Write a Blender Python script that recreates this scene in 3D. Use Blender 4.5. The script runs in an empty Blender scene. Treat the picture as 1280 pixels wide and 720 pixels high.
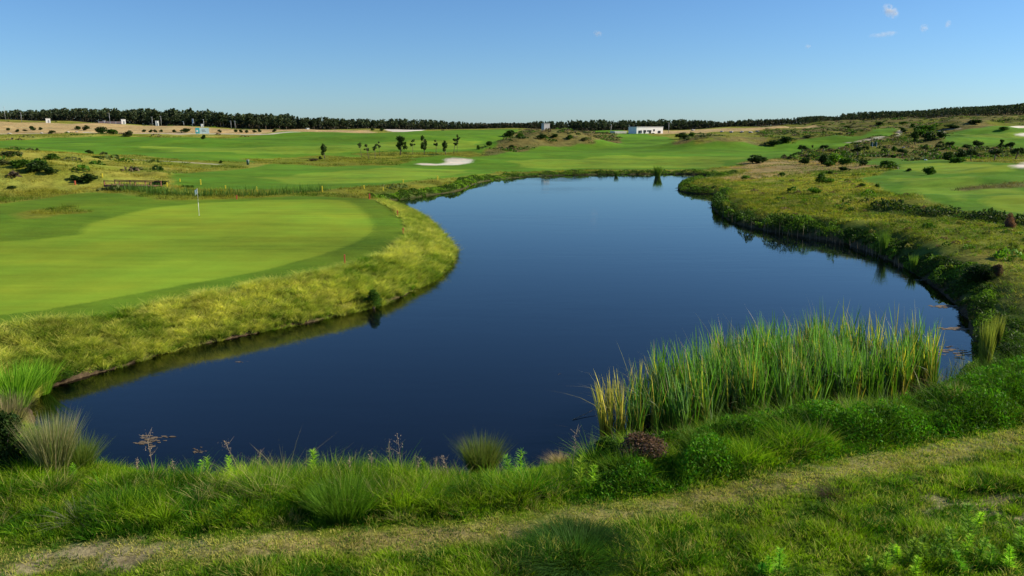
import bpy, math, random
import numpy as np
from math import radians as R, sin, cos, tan, atan, pi

SC = bpy.context.scene
COL = SC.collection
# ------------------------------------------------------------------ camera
H = 8.5                      # eye height above the pond
F = 1000.0                   # focal length in pixels of a 1280 px wide picture
PITCH = atan(202 / 1000.0)   # horizon on row 158
cam = bpy.data.objects.new('camera', bpy.data.cameras.new('camera'))
COL.objects.link(cam)
cam.location = (0, 0, H)
cam.rotation_euler = (pi / 2 - PITCH, 0, 0)
cam.data.sensor_width = 36
cam.data.lens = 36 * F / 1280
cam.data.clip_start = 0.1
cam.data.clip_end = 30000
SC.camera = cam
# ------------------------------------------------------------------ sky and sun
SUN_EL, SUN_AZ = 29.0, 84.0       # azimuth clockwise from the view axis (+Y)
SKY_STRENGTH, SUN_STRENGTH, EXPOSURE = 0.082, 5.0, 0.5
world = bpy.data.worlds.new('World')
SC.world = world
world.use_nodes = True
nt = world.node_tree
bg = nt.nodes['Background']
sky = nt.nodes.new('ShaderNodeTexSky')
sky.sky_type = 'NISHITA'
sky.sun_disc = False
sky.sun_elevation = R(SUN_EL)
sky.sun_rotation = R(SUN_AZ)
sky.altitude = 0
sky.air_density = 0.9
sky.dust_density = 0.2
sky.ozone_density = 6.0
wb = nt.nodes.new('ShaderNodeVectorMath'); wb.operation = 'MULTIPLY'; wb.inputs[1].default_value = (0.80, 0.98, 1.12)   # camera white balance
nt.links.new(sky.outputs[0], wb.inputs[0]); nt.links.new(wb.outputs[0], bg.inputs[0])
bg.inputs[1].default_value = SKY_STRENGTH
sl = bpy.data.lights.new('sun', 'SUN')
sl.energy = SUN_STRENGTH
sl.angle = R(0.6)
sl.color = (1.0, 0.89, 0.70)
sun = bpy.data.objects.new('sun', sl)
COL.objects.link(sun)
sun.rotation_euler = (R(90 - SUN_EL), 0, R(-SUN_AZ) + pi)
sun.rotation_euler = (pi / 2 - R(SUN_EL), 0, pi - R(SUN_AZ))
sun.location = (40, 10, 40)
SC.view_settings.view_transform = 'Standard'
SC.view_settings.look = 'None'
SC.view_settings.gamma = 1
SC.view_settings.exposure = EXPOSURE
SC.cycles.max_bounces = 5
SC.cycles.diffuse_bounces = 2
SC.cycles.transparent_max_bounces = 6
SC.cycles.use_adaptive_sampling = True

rng = np.random.default_rng(7)

# ------------------------------------------------------------------ picture <-> place (used for measuring only)
def T(py):
    v = (np.asarray(py, float) - 360) / F
    return (sin(PITCH) + v * cos(PITCH)) / (cos(PITCH) - v * sin(PITCH))

def ray(px, py):
    x = (np.asarray(px, float) - 640) / F
    v = (np.asarray(py, float) - 360) / F
    k = cos(PITCH) - v * sin(PITCH)
    return x / k, T(py)            # X/Y and drop/Y

def onplane(px, py, z=0.0):
    a, t = ray(px, py)
    Y = (H - z) / t
    return a * Y, Y

def proj(X, Y, Z):
    d = Y * cos(PITCH) + (H - Z) * sin(PITCH)
    d = np.where(d < 0.1, 0.1, d)
    v = ((H - Z) * cos(PITCH) - Y * sin(PITCH)) / d
    return 640 + F * X / d, 360 + F * v, d

def inview(X, Y, Z, m=210):
    px, py, d = proj(X, Y, Z)
    return (px > -m) & (px < 1280 + m) & (py < 720 + m) & (py > -m) & (Y > 0)

# ------------------------------------------------------------------ noise
def _hash(ix, iy, s):
    h = (ix.astype(np.int64) * 374761393 + iy.astype(np.int64) * 668265263 + s * 1442695041) & 0xffffffff
    h = ((h ^ (h >> 13)) * 1274126177) & 0xffffffff
    return ((h ^ (h >> 16)) & 0xffff) / 65535.0

def noise(X, Y, scale, s=0):
    x = np.asarray(X, float) / scale; y = np.asarray(Y, float) / scale
    ix = np.floor(x); iy = np.floor(y)
    fx = x - ix; fy = y - iy
    fx = fx * fx * (3 - 2 * fx); fy = fy * fy * (3 - 2 * fy)
    a = _hash(ix, iy, s); b = _hash(ix + 1, iy, s); c = _hash(ix, iy + 1, s); d = _hash(ix + 1, iy + 1, s)
    return (a * (1 - fx) + b * fx) * (1 - fy) + (c * (1 - fx) + d * fx) * fy

def fbm(X, Y, scale, s=0, o=3):
    v = 0; a = 1.0; t = 0
    for i in range(o):
        v = v + a * noise(X, Y, scale / 2 ** i, s + i * 17); t += a; a *= 0.5
    return v / t

def sstep(a, b, x):
    t = np.clip((x - a) / (b - a), 0, 1)
    return t * t * (3 - 2 * t)

# ------------------------------------------------------------------ pond outline
SHORE_PX = [(40,520),(62,560),(110,588),(180,601),(300,607),(450,607),(600,604),(700,596),(745,578),(800,568),(860,560),(930,550),(1010,540),
 (1080,527),(1150,509),(1195,490),(1214,464),(1216,430),(1210,400),(1184,371),(1150,347),(1110,325),(1060,306),(1000,295),
 (950,287),(915,277),(895,265),(890,256),(893,249),(900,245),(890,242.5),(868,242),(852,239.5),(848,234),(858,228.5),(884,224.5),
 (902,221.5),(880,218.8),(840,217.7),(800,218),(740,218.5),(680,220),(640,222.5),(605,227),(588,232),(575,238),(545,243),
 (505,249),(478,252),(488,257),(515,266),(537,279),(552,295),(566,311),(567,323),(546,346),(520,361),(485,377),(460,386),
 (390,402),(320,416),(225,436),(147,459),(75,478),(45,494)]
def close_smooth(P, n=5):
    P = np.array(P, float); m = len(P); out = []
    for i in range(m):
        p0, p1, p2, p3 = P[(i - 1) % m], P[i], P[(i + 1) % m], P[(i + 2) % m]
        for k in range(n):
            t = k / n
            out.append(0.5 * ((2 * p1) + (p2 - p0) * t + (2 * p0 - 5 * p1 + 4 * p2 - p3) * t * t + (3 * p1 - p0 - 3 * p2 + p3) * t ** 3))
    return np.array(out)
_sp = np.array(SHORE_PX, float)
_sx, _sy = onplane(_sp[:, 0], _sp[:, 1], 0.0)
SHORE = close_smooth(np.stack([_sx, _sy], 1), 4)

def inpoly(X, Y, P):
    P = np.asarray(P); X = np.asarray(X, float); Y = np.asarray(Y, float)
    out = np.zeros(X.shape, bool)
    bb = (X >= P[:, 0].min()) & (X <= P[:, 0].max()) & (Y >= P[:, 1].min()) & (Y <= P[:, 1].max())
    if not bb.any(): return out
    x = X[bb]; y = Y[bb]; r = np.zeros(x.shape, bool)
    n = len(P)
    for i in range(n):
        x1, y1 = P[i]; x2, y2 = P[(i + 1) % n]
        if y1 == y2: continue
        c = ((y1 > y) != (y2 > y)) & (x < (x2 - x1) * (y - y1) / (y2 - y1) + x1)
        r ^= c
    out[bb] = r
    return out

def seg_dist(X, Y, P, closed=False):
    X = np.asarray(X, float); Y = np.asarray(Y, float)
    best = np.full(X.shape, 1e18); n = len(P)
    for i in range(n if closed else n - 1):
        x1, y1 = P[i]; x2, y2 = P[(i + 1) % n]
        dx, dy = x2 - x1, y2 - y1; L = dx * dx + dy * dy + 1e-12
        t = np.clip(((X - x1) * dx + (Y - y1) * dy) / L, 0, 1)
        d = (X - x1 - t * dx) ** 2 + (Y - y1 - t * dy) ** 2
        best = np.minimum(best, d)
    return np.sqrt(best)

# signed distance grid (positive on land)
GX0, GX1, GY0, GY1, GS = -50.0, 80.0, 8.0, 175.0, 0.3
_gx = np.arange(GX0, GX1, GS); _gy = np.arange(GY0, GY1, GS)
_GX, _GY = np.meshgrid(_gx, _gy)
_sd = seg_dist(_GX, _GY, SHORE, True)
_sd[inpoly(_GX, _GY, SHORE)] *= -1
def sdf(X, Y):
    X = np.asarray(X, float); Y = np.asarray(Y, float)
    x = np.clip((X - GX0) / GS, 0, len(_gx) - 1.001); y = np.clip((Y - GY0) / GS, 0, len(_gy) - 1.001)
    ix = x.astype(int); iy = y.astype(int); fx = x - ix; fy = y - iy
    v = (_sd[iy, ix] * (1 - fx) + _sd[iy, ix + 1] * fx) * (1 - fy) + (_sd[iy + 1, ix] * (1 - fx) + _sd[iy + 1, ix + 1] * fx) * fy
    o = np.maximum(np.maximum(GX0 - X, X - GX1), np.maximum(GY0 - Y, Y - GY1))
    return v + np.maximum(o, 0)

# ------------------------------------------------------------------ terrain heights
CPX = np.array([-150, 0, 160, 320, 480, 640, 800, 960, 1120, 1280, 1430], float)
ZN = {  # distance: heights
 4:  [1.0]*11,
 12: [0.9,0.9,0.9,0.9,0.9,0.9,0.9,1.0,1.0,1.0,1.1],
 20: [0.95,0.95,0.9,0.9,0.9,0.9,0.9,1.0,1.1,1.1,1.2],
 30: [1.2,1.2,1.2,1.2,1.2,1.0,1.0,1.0,1.2,1.3,1.4],
 45: [1.35,1.3,1.25,1.25,1.25,1.0,0.9,1.0,1.3,1.6,1.9],
 65: [2.0,1.75,1.45,1.4,1.25,1.0,0.9,1.1,1.7,2.3,2.6]}
PN = {  # distance: picture rows
 90: [226,232,236,239,240,243,243,241,229,222,220],
 120:[196,199,212,219,221,222,222,219,211,206,204],
 160:[184,186,198,203,206,208,208,206,200,197,195],
 220:[174,177,182,186,188,190,191,188,183,182,182],
 300:[166,168,171,173,174,176,178,172,169,165,164],
 400:[158,159,163,165,166,166,169,165,157,152,150],
 500:[151,151,155,162.5,163,162,165,159,150,144,141],
 700:[151,152,156,163,163,162.5,165,158,149,137,131],
 1000:[153,154,157,162,162,162,163,158,152,140,134],
 3000:[157,157,158,159,159,159,159,158,157,154,152],
 9000:[158,158,158,158,158,158,158,158,158,158,158]}
_rows = sorted(list(ZN) + list(PN))
_tab = []
for y in _rows:
    _tab.append(ZN[y] if y in ZN else [H - y * float(T(p)) for p in PN[y]])
_tab = np.array(_tab, float)
_lr = np.log(np.array(_rows, float)); _la = np.arctan((CPX - 640) / 1020)
def hermite(xs, V, xq):          # V[k, ...] at xs -> values at xq
    m = np.gradient(V, xs, axis=0)
    k = np.clip(np.searchsorted(xs, xq) - 1, 0, len(xs) - 2)
    h = xs[k + 1] - xs[k]; t = (xq - xs[k]) / h
    sh = (-1,) + (1,) * (V.ndim - 1)
    t = t.reshape(sh); h = h.reshape(sh)
    return ((2*t**3-3*t**2+1)*V[k] + (t**3-2*t**2+t)*h*m[k] + (-2*t**3+3*t**2)*V[k+1] + (t**3-t**2)*h*m[k+1])
_qr = np.linspace(_lr[0], _lr[-1], 420); _qa = np.linspace(_la[0], _la[-1], 300)
_fine = hermite(_la, hermite(_lr, _tab, _qr).T.copy(), _qa).T.copy()     # [r, a]

def gauss(X, Y, px, Y0, sx, sy, h):
    x0 = Y0 * (px - 640) / 1020
    return h * np.exp(-((X - x0) / sx) ** 2 - ((Y - Y0) / sy) ** 2)

MOUNDS = [ # px, distance, half width, half depth, height
 (684,255,15,11,5.0),(645,240,10,9,2.6),(722,262,13,10,2.6),(600,205,9,9,1.2),(885,240,12,9,2.9),(930,250,16,9,2.2),
 (40,108,9,8,1.0),(-30,95,12,9,1.2),(110,98,7,6,0.6),
 (1240,84,7,6,0.7),(1190,70,7,5,0.45),(1275,97,6,6,0.9),
 (560,176,7,4,0.9),(548,181,5,4,0.8),(1150,230,12,9,1.6),(1060,250,18,10,1.8),(1210,330,25,12,3.0),(1270,300,14,12,2.0),
 (410,210,20,14,1.2),(250,240,25,14,1.6),(480,300,30,20,2.0),(330,330,35,20,2.2),(620,330,30,18,2.0),(760,330,25,18,2.0)]

def height(X, Y):
    X = np.asarray(X, float); Y = np.asarray(Y, float)
    r = np.hypot(X, Y); az = np.arctan2(X, Y)
    a = np.clip(az, _la[0], _la[-1])
    ye = np.log(np.clip(r * np.cos(a), 4.01, 8900))
    fr = (ye - _qr[0]) / (_qr[1] - _qr[0]); fa = (a - _qa[0]) / (_qa[1] - _qa[0])
    fr = np.clip(fr, 0, len(_qr) - 1.001); fa = np.clip(fa, 0, len(_qa) - 1.001)
    i = fr.astype(int); j = fa.astype(int); u = fr - i; v = fa - j
    z = (_fine[i, j] * (1 - v) + _fine[i, j + 1] * v) * (1 - u) + (_fine[i + 1, j] * (1 - v) + _fine[i + 1, j + 1] * v) * u
    w = sstep(R(60), R(120), np.abs(az))
    z = z * (1 - w) + w * 1.5
    for m in MOUNDS:
        z = z + gauss(X, Y, *m)
    far = sstep(85, 200, r)
    z = z + far * (fbm(X, Y, 46, 3, 2) - 0.5) * 2.7 + far * (fbm(X, Y, 17, 5, 2) - 0.5) * 0.8
    px = 640 + 1020 * X / np.maximum(Y, 1)
    hill = sstep(930, 1010, px) * sstep(150, 210, Y) * (1 - sstep(520, 600, Y))
    z = z + hill * (fbm(X, Y, 16, 11, 3) - 0.5) * 3.4
    lm = (1 - sstep(180, 260, px)) * sstep(78, 92, Y) * (1 - sstep(135, 150, Y))
    z = z + lm * (fbm(X, Y, 9, 13, 3) - 0.5) * 1.5
    mid = sstep(55, 80, r) * (1 - far) * 0.35
    z = z + mid * (fbm(X, Y, 12, 23, 2) - 0.5)
    rb = sstep(5, 8, X) * sstep(20, 30, Y) * (1 - sstep(120, 150, Y)) * sstep(1.5, 4, sdf(X, Y))
    z = z + rb * (fbm(X, Y, 4.5, 31, 3) - 0.5) * 0.5
    nr = 1 - sstep(20, 26, r)
    z = z + nr * (fbm(X, Y, 1.6, 41, 3) - 0.5) * 0.16
    z = z + 6.0 * np.exp(-(r / 4.0) ** 2)
    # pond
    d = sdf(X, Y) + (fbm(X, Y, 1.3, 51, 2) - 0.5) * 0.5
    leftb = (X < 5) & (Y > 24)
    bw = np.where(leftb, 3.6, np.where(Y < 26, 2.4, 2.6)) + sstep(60, 140, Y) * 2.0
    up = sstep(0, 1, 0.22 + 0.78 * d / bw) if False else 1 - (1 - np.clip(d / bw, 0, 1)) ** 1.7
    zb = 0.06 + (z - 0.06) * up
    zw = -0.05 + np.clip(d, -6, 0) * 0.28
    return np.where(d > 0, zb, np.where(d > -9, zw, -1.7))

def h1(x, y):
    return float(height(np.array([x]), np.array([y]))[0])

_ts = np.exp(np.linspace(math.log(9), math.log(1600), 1500))
def cast(px, py):
    a, t = ray(px, py); a = float(a); t = float(t)
    X = a * _ts; Y = _ts; Z = H - t * _ts
    hz = np.maximum(height(X, Y), 0.0)
    k = np.nonzero(Z <= hz)[0]
    if len(k) == 0: k = [len(_ts) - 1]
    k = max(int(k[0]), 1)
    d0 = Z[k - 1] - hz[k - 1]; d1 = Z[k] - hz[k]
    f = d0 / (d0 - d1) if d0 != d1 else 0.5
    y = Y[k - 1] + (Y[k] - Y[k - 1]) * min(max(f, 0), 1)
    return a * y, y, max(h1(a * y, y), 0.0)

def wpoly(P):
    return np.array([cast(px, py)[:2] for px, py in P])

# ------------------------------------------------------------------ mesh and object helpers
def mesh_from(name, V, faces=None, quads=None, tris=None, col=None, mat=None, smooth=False):
    me = bpy.data.meshes.new(name)
    if faces is not None:
        me.from_pydata([tuple(v) for v in V], [], faces)
    else:
        V = np.asarray(V, np.float32)
        me.vertices.add(len(V)); me.vertices.foreach_set('co', V.ravel())
        nq = 0 if quads is None else len(quads); nt_ = 0 if tris is None else len(tris)
        li = []; st = []; s = 0
        if nq:
            li.append(np.asarray(quads, np.int32).ravel()); st.append(np.arange(nq, dtype=np.int32) * 4); s = nq * 4
        if nt_:
            li.append(np.asarray(tris, np.int32).ravel()); st.append(s + np.arange(nt_, dtype=np.int32) * 3)
        li = np.concatenate(li); st = np.concatenate(st)
        me.loops.add(len(li)); me.loops.foreach_set('vertex_index', li)
        me.polygons.add(len(st)); me.polygons.foreach_set('loop_start', st)
    if smooth:
        me.polygons.foreach_set('use_smooth', np.ones(len(me.polygons), bool))
    me.update(calc_edges=True)
    if col is not None:
        c = np.ones((len(me.vertices), 4), np.float32); c[:, :3] = col
        at = me.color_attributes.new('Col', 'FLOAT_COLOR', 'POINT')
        at.data.foreach_set('color', c.ravel())
    if mat: me.materials.append(mat)
    return me

def link(name, me, parent=None, loc=None):
    o = bpy.data.objects.new(name, me); COL.objects.link(o)
    if parent: o.parent = parent
    if loc is not None: o.location = loc
    return o

def tag(o, label=None, cat=None, group=None, kind=None):
    if label: o['label'] = label
    if cat: o['category'] = cat
    if group: o['group'] = group
    if kind: o['kind'] = kind
    return o

def empty(name, loc, rz=0, scale=(1, 1, 1)):
    o = bpy.data.objects.new(name, None); COL.objects.link(o)
    o.location = loc; o.rotation_euler = (0, 0, rz); o.scale = scale
    o.empty_display_size = 0.2
    return o

def copy_tree(root, loc, rz=0, scale=(1, 1, 1)):
    r = root.copy(); COL.objects.link(r); r.location = loc; r.rotation_euler = (0, 0, rz); r.scale = scale
    for k in ('label', 'group', 'kind'):
        if k in r: del r[k]
    for ch in root.children:
        c = ch.copy(); COL.objects.link(c); c.parent = r
        for g in ch.children:
            d = g.copy(); COL.objects.link(d); d.parent = c
    return r

class MB:                                      # collects simple solids into one mesh
    def __init__(s): s.v = []; s.f = []
    def box(s, c, d, rz=0, bev=0.0):
        cx, cy, cz = c; x, y, z = d[0] / 2, d[1] / 2, d[2] / 2; n = len(s.v)
        b = min(bev, x * .9, y * .9)
        if b > 0:
            ring = [(-x + b, -y), (x - b, -y), (x, -y + b), (x, y - b), (x - b, y), (-x + b, y), (-x, y - b), (-x, -y + b)]
        else: ring = [(-x, -y), (x, -y), (x, y), (-x, y)]
        k = len(ring); ca, sa = cos(rz), sin(rz)
        for zz in (-z, z):
            for (a, q) in ring: s.v.append((cx + a * ca - q * sa, cy + a * sa + q * ca, cz + zz))
        s.f.append(tuple(n + i for i in range(k))[::-1]); s.f.append(tuple(n + k + i for i in range(k)))
        for i in range(k): s.f.append((n + i, n + (i + 1) % k, n + k + (i + 1) % k, n + k + i))
        return s
    def tube(s, pts, rad, k=6):
        pts = [np.array(p, float) for p in pts]; n0 = len(s.v)
        for i, p in enumerate(pts):
            t = pts[min(i + 1, len(pts) - 1)] - pts[max(i - 1, 0)]; t = t / (np.linalg.norm(t) + 1e-9)
            a = np.cross(t, (0, 0, 1) if abs(t[2]) < .9 else (1, 0, 0)); a /= np.linalg.norm(a); b = np.cross(t, a)
            r = rad[i] if hasattr(rad, '__len__') else rad
            for j in range(k):
                q = p + r * (a * cos(2 * pi * j / k) + b * sin(2 * pi * j / k)); s.v.append(tuple(q))
        for i in range(len(pts) - 1):
            for j in range(k):
                a0 = n0 + i * k + j; a1 = n0 + i * k + (j + 1) % k
                s.f.append((a0, a1, a1 + k, a0 + k))
        s.f.append(tuple(n0 + j for j in range(k))[::-1]); s.f.append(tuple(n0 + (len(pts) - 1) * k + j for j in range(k)))
        return s
    def mesh(s, name, mat, smooth=False):
        return mesh_from(name, s.v, faces=s.f, mat=mat, smooth=smooth)

# ------------------------------------------------------------------ materials
def new_mat(name):
    m = bpy.data.materials.new(name); m.use_nodes = True
    return m, m.node_tree.nodes, m.node_tree.links

def plain(name, c, rough=0.7, var=0.12, scale=3.0, metallic=0):
    m, N, L = new_mat(name); b = N['Principled BSDF']
    tc = N.new('ShaderNodeTexCoord'); n = N.new('ShaderNodeTexNoise'); n.inputs['Scale'].default_value = scale; n.inputs['Detail'].default_value = 4
    L.new(tc.outputs['Object'], n.inputs['Vector'])
    mr = N.new('ShaderNodeMapRange'); mr.inputs[1].default_value = 0.3; mr.inputs[2].default_value = 0.7
    mr.inputs[3].default_value = 1 - var; mr.inputs[4].default_value = 1 + var
    L.new(n.outputs[0], mr.inputs[0])
    mx = N.new('ShaderNodeVectorMath'); mx.operation = 'SCALE'; mx.inputs[0].default_value = c
    L.new(mr.outputs[0], mx.inputs['Scale']); L.new(mx.outputs[0], b.inputs['Base Color'])
    b.inputs['Roughness'].default_value = rough; b.inputs['Metallic'].default_value = metallic
    return m

def leaf_mat(name, trans=0.35, rough=0.55, spec=0.25, var=0.2, vscale=2.0, boost=1.0):
    m, N, L = new_mat(name); b = N['Principled BSDF']
    at = N.new('ShaderNodeAttribute'); at.attribute_name = 'Col'
    g = N.new('ShaderNodeNewGeometry')
    n = N.new('ShaderNodeTexNoise'); n.inputs['Scale'].default_value = vscale; n.inputs['Detail'].default_value = 2
    L.new(g.outputs['Position'], n.inputs['Vector'])
    mr = N.new('ShaderNodeMapRange'); mr.inputs[1].default_value = 0.3; mr.inputs[2].default_value = 0.7
    mr.inputs[3].default_value = (1 - var) * boost; mr.inputs[4].default_value = (1 + var) * boost
    L.new(n.outputs[0], mr.inputs[0])
    mx = N.new('ShaderNodeVectorMath'); mx.operation = 'SCALE'
    L.new(at.outputs['Color'], mx.inputs[0]); L.new(mr.outputs[0], mx.inputs['Scale'])
    L.new(mx.outputs[0], b.inputs['Base Color'])
    b.inputs['Roughness'].default_value = rough; b.inputs['Specular IOR Level'].default_value = spec
    t = N.new('ShaderNodeBsdfTranslucent')
    mt = N.new('ShaderNodeVectorMath'); mt.operation = 'MULTIPLY'; mt.inputs[1].default_value = (1.1, 1.25, 0.55)
    L.new(mx.outputs[0], mt.inputs[0]); L.new(mt.outputs[0], t.inputs[0])
    ms = N.new('ShaderNodeMixShader'); ms.inputs[0].default_value = trans
    L.new(b.outputs[0], ms.inputs[1]); L.new(t.outputs[0], ms.inputs[2])
    L.new(ms.outputs[0], N['Material Output'].inputs[0])
    return m

M_LEAF = leaf_mat('leaf', 0.34, 0.6, 0.12, boost=1.18)
M_BLADE = leaf_mat('grass_blade', 0.42, 0.6, 0.12, 0.25, 1.2, 1.12)
M_REED = leaf_mat('reed_leaf', 0.35, 0.45, 0.3, 0.15, 1.0)
M_FAR = leaf_mat('far_leaf', 0.2, 0.8, 0.1, 0.2, 0.08)
M_BARK = plain('bark', (0.16, 0.12, 0.09), 0.9, 0.3, 4)
M_DRY = leaf_mat('dry_stem', 0.1, 0.8, 0.1, 0.15, 3)
M_WHITE = plain('white_render', (0.78, 0.77, 0.74), 0.7, 0.05, 0.6)
M_GLASS = plain('dark_glass', (0.03, 0.035, 0.04), 0.15, 0.1, 1)
M_CONC = plain('concrete', (0.5, 0.48, 0.45), 0.85, 0.12, 0.8)
M_REDP = plain('red_paint', (0.52, 0.10, 0.04), 0.5, 0.1, 5)
M_YELP = plain('yellow_paint', (0.75, 0.6, 0.03), 0.5, 0.1, 5)
M_WHTP = plain('white_paint', (0.85, 0.85, 0.85), 0.4, 0.03, 5)
M_GREYM = plain('grey_metal', (0.35, 0.36, 0.37), 0.5, 0.1, 3, 0.3)
M_WOOD = plain('red_brown_timber', (0.22, 0.085, 0.05), 0.8, 0.25, 2)
M_DARKG = plain('dark_green_paint', (0.02, 0.07, 0.04), 0.5, 0.1, 3)
M_TEAL = plain('teal_panel', (0.05, 0.42, 0.45), 0.5, 0.1, 0.6)
M_PALEP = plain('pale_panel', (0.55, 0.7, 0.72), 0.5, 0.15, 0.7)
M_BLUE = plain('blue_panel', (0.1, 0.2, 0.55), 0.5, 0.1, 1)
M_PINK = plain('pink_render', (0.55, 0.38, 0.34), 0.8, 0.15, 0.5)
M_TERRA = plain('terracotta_soil', (0.42, 0.22, 0.13), 0.9, 0.2, 0.5)
M_STONE = plain('pale_stone', (0.40, 0.37, 0.33), 0.95, 0.3, 1.2)

# ------------------------------------------------------------------ zones of the ground, traced and laid on the terrain
PAL = {'rough': (.155,.175,.018), 'dryrough': (.245,.245,.042), 'tan': (.31,.235,.095), 'green': (.185,.275,.020), 'collar': (.100,.175,.012),
       'fairway': (.092,.195,.014), 'fair2': (.160,.255,.022), 'dry': (.42,.31,.14), 'sand': (.66,.60,.50), 'track': (.42,.38,.30), 'bank': (.15,.165,.02),
       'scrub': (.145,.130,.040), 'mud': (.070,.052,.032), 'verge': (.085,.135,.010), 'path': (.24,.22,.085), 'soil': (.36,.29,.17), 'forestfloor': (.07,.06,.035),
       'dark': (.075,.11,.014)}
PATH = wpoly([(-90,712),(0,704),(200,692),(400,680),(600,666),(760,646),(900,620),(1050,590),(1200,562),(1330,536)])
Z = []   # (zone, polygon, edge jitter in metres)
def zone(name, P, j=0.15): Z.append((name, wpoly(P), j))
def strip(name, P, w, j=0.1): Z.append((name, ('line', wpoly(P), w), j))
zone('dry', [(-300,149.5),(0,151.8),(160,156),(320,162.2),(460,162.5),(470,166),(320,168.5),(160,167.5),(0,168),(-300,165)], 2)
zone('sand', [(480,162.6),(500,160.6),(535,161),(528,164.2),(505,165.2)], 1)
zone('fairway', [(-200,178),(0,176),(60,172),(140,170),(250,172),(330,169),(400,165),(470,166.5),(560,163),(650,162),(632,172),(618,185),(600,192),(640,200),(700,211),(640,214),
     (590,220),(560,223),(520,226),(470,232),(400,238),(250,236),(205,231),(215,216),(300,212),(345,204),(300,203),(235,200),(150,194),(90,190),(0,186),(-200,188)], 0.8)
zone('fair2', [(150,182),(330,184),(480,178),(600,176),(595,184),(480,188),(330,193),(210,190)], 2)
zone('fair2', [(330,222),(480,210),(600,211),(560,221),(470,228),(360,231)], 2)
zone('rough', [(310,198),(400,194),(480,196),(520,200),(470,206),(380,207),(320,204)], 1.5)
zone('rough', [(440,192),(500,189),(590,189),(610,193),(540,196),(460,197)], 1)
zone('fairway', [(560,165),(640,162),(700,170),(740,163),(780,164),(835,171),(870,182),(930,178),(985,184),(1012,188),(990,195),(940,201),(912,208),(880,212),(740,212),(640,215),(600,214),(590,200),(640,186)], 0.8)
zone('fair2', [(640,200),(760,194),(900,196),(940,197),(910,204),(880,210),(700,211),(640,210)], 2)
zone('fairway', [(950,189),(1000,188.5),(1050,186),(1080,176),(1120,165),(1122,160),(1090,162),(1040,170),(1005,173),(985,178),(960,183)], 1)
zone('fairway', [(1175,174),(1182,167),(1200,163),(1290,160),(1400,160),(1400,190),(1285,189),(1245,184),(1200,184),(1180,181)], 1)
zone('fair2', [(1200,168),(1290,164),(1290,170),(1230,172)], 1)
zone('fairway', [(1062,203),(1120,197.5),(1200,202),(1290,205),(1400,215),(1400,300),(1285,275),(1215,265),(1160,250),(1105,238),(1075,224),(1105,215),(1125,210),(1075,207)], 0.4)
zone('fair2', [(1110,222),(1180,221),(1230,232),(1290,232),(1290,243),(1220,243),(1190,252),(1150,240)], 1)
zone('green', [(1126,205.5),(1180,203.5),(1240,205),(1272,209),(1262,214.5),(1200,217),(1150,215),(1128,211)], 0.2)
zone('green', [(1226,252),(1240,245),(1280,243),(1400,243),(1400,280),(1285,270),(1245,262)], 0.2)
zone('collar', [(-100,425),(0,412),(125,396),(250,372),(320,357),(370,348),(420,337),(450,329),(480,320),(507,297),(511,286),(505,275),(487,260),(470,250),(380,245),(300,248),(200,250),(165,244),(120,240),(60,247),(0,255),(-100,262)], 0.25)
zone('rough', [(30,262),(90,255),(120,262),(60,275),(20,276)], 1.6)
zone('green', [(-100,400),(0,394),(50,388),(100,380),(160,369),(225,357),(280,347),(320,340),(345,334),(370,327),(400,319),(420,312),(440,305),(452,299),(464,290),(467,280),(458,268),(445,257),(432,251),(400,249),(320,250.5),(250,254),(190,260),(140,272),(110,280),(100,293),(40,300),(0,302),(-100,300)], 0.10)
zone('sand', [(519,205.0),(526,204),(548,205),(558,203),(556,199),(565,197.8),(580,198),(592,199.5),(587,204),(572,206.2),(545,206.6),(528,206.4)], 0.2)
zone('sand', [(1263,158.8),(1270,157.3),(1310,157.6),(1310,160),(1275,160)], 0.3)
zone('sand', [(1267,168.6),(1278,166.3),(1310,167),(1310,171),(1280,170.6)], 0.3)
zone('sand', [(1265,208),(1278,203),(1320,202),(1320,211),(1275,210.5)], 0.3)
zone('tan', [(925,206),(970,200),(1050,201),(1085,205),(1080,212),(1010,214),(960,222),(915,228),(905,222),(935,213)], 1.5)
zone('dryrough', [(880,232),(960,222),(1050,228),(1100,250),(1060,262),(990,240),(900,240)], 1.0)
zone('dry', [(800,163.5),(870,162),(960,158.5),(1020,156),(1020,158.5),(960,161),(880,166),(820,168)], 1.5)
strip('track', [(-60,168),(0,167.5),(60,167),(110,165.5),(180,167),(260,167.5),(340,167.5),(372,165)], 1.6, 0.8)
strip('track', [(1060,178.2),(1075,176.5),(1090,173.5),(1105,170.5)], .9)
strip('track', [(1119,171),(1124,166),(1130,163)], .8)
strip('track', [(1172,169),(1178,166),(1174,163.5),(1184,161.5),(1200,160.8)], .8)
strip('track', [(160,199),(200,201),(250,204),(272,205.5)], 0.7)
strip('scrub', [(1210,236),(1240,233.5),(1285,231)], 1.2)
strip('dark', [(1100,262),(1160,268),(1220,271),(1290,279)], 1.0, 0.6)
zone('scrub', [(600,196),(618,184),(632,170),(655,162),(700,159),(742,165),(778,176),(742,180),(700,182),(660,184),(632,190)], 1.2)
zone('scrub', [(840,181),(852,172),(872,166),(905,168),(890,172),(865,177)], 1.0)
zone('dark', [(1205,520),(1228,480),(1232,430),(1215,385),(1185,352),(1215,345),(1290,372),(1400,420),(1400,500),(1290,490)], 1.0)  # shaded grass of the lower right bank, its shade put into the ground colour
zone('mud', [(740,575),(860,566),(960,545),(1060,530),(1160,500),(1215,480),(1215,440),(1160,460),(900,480),(740,540)], 0.2)

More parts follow.
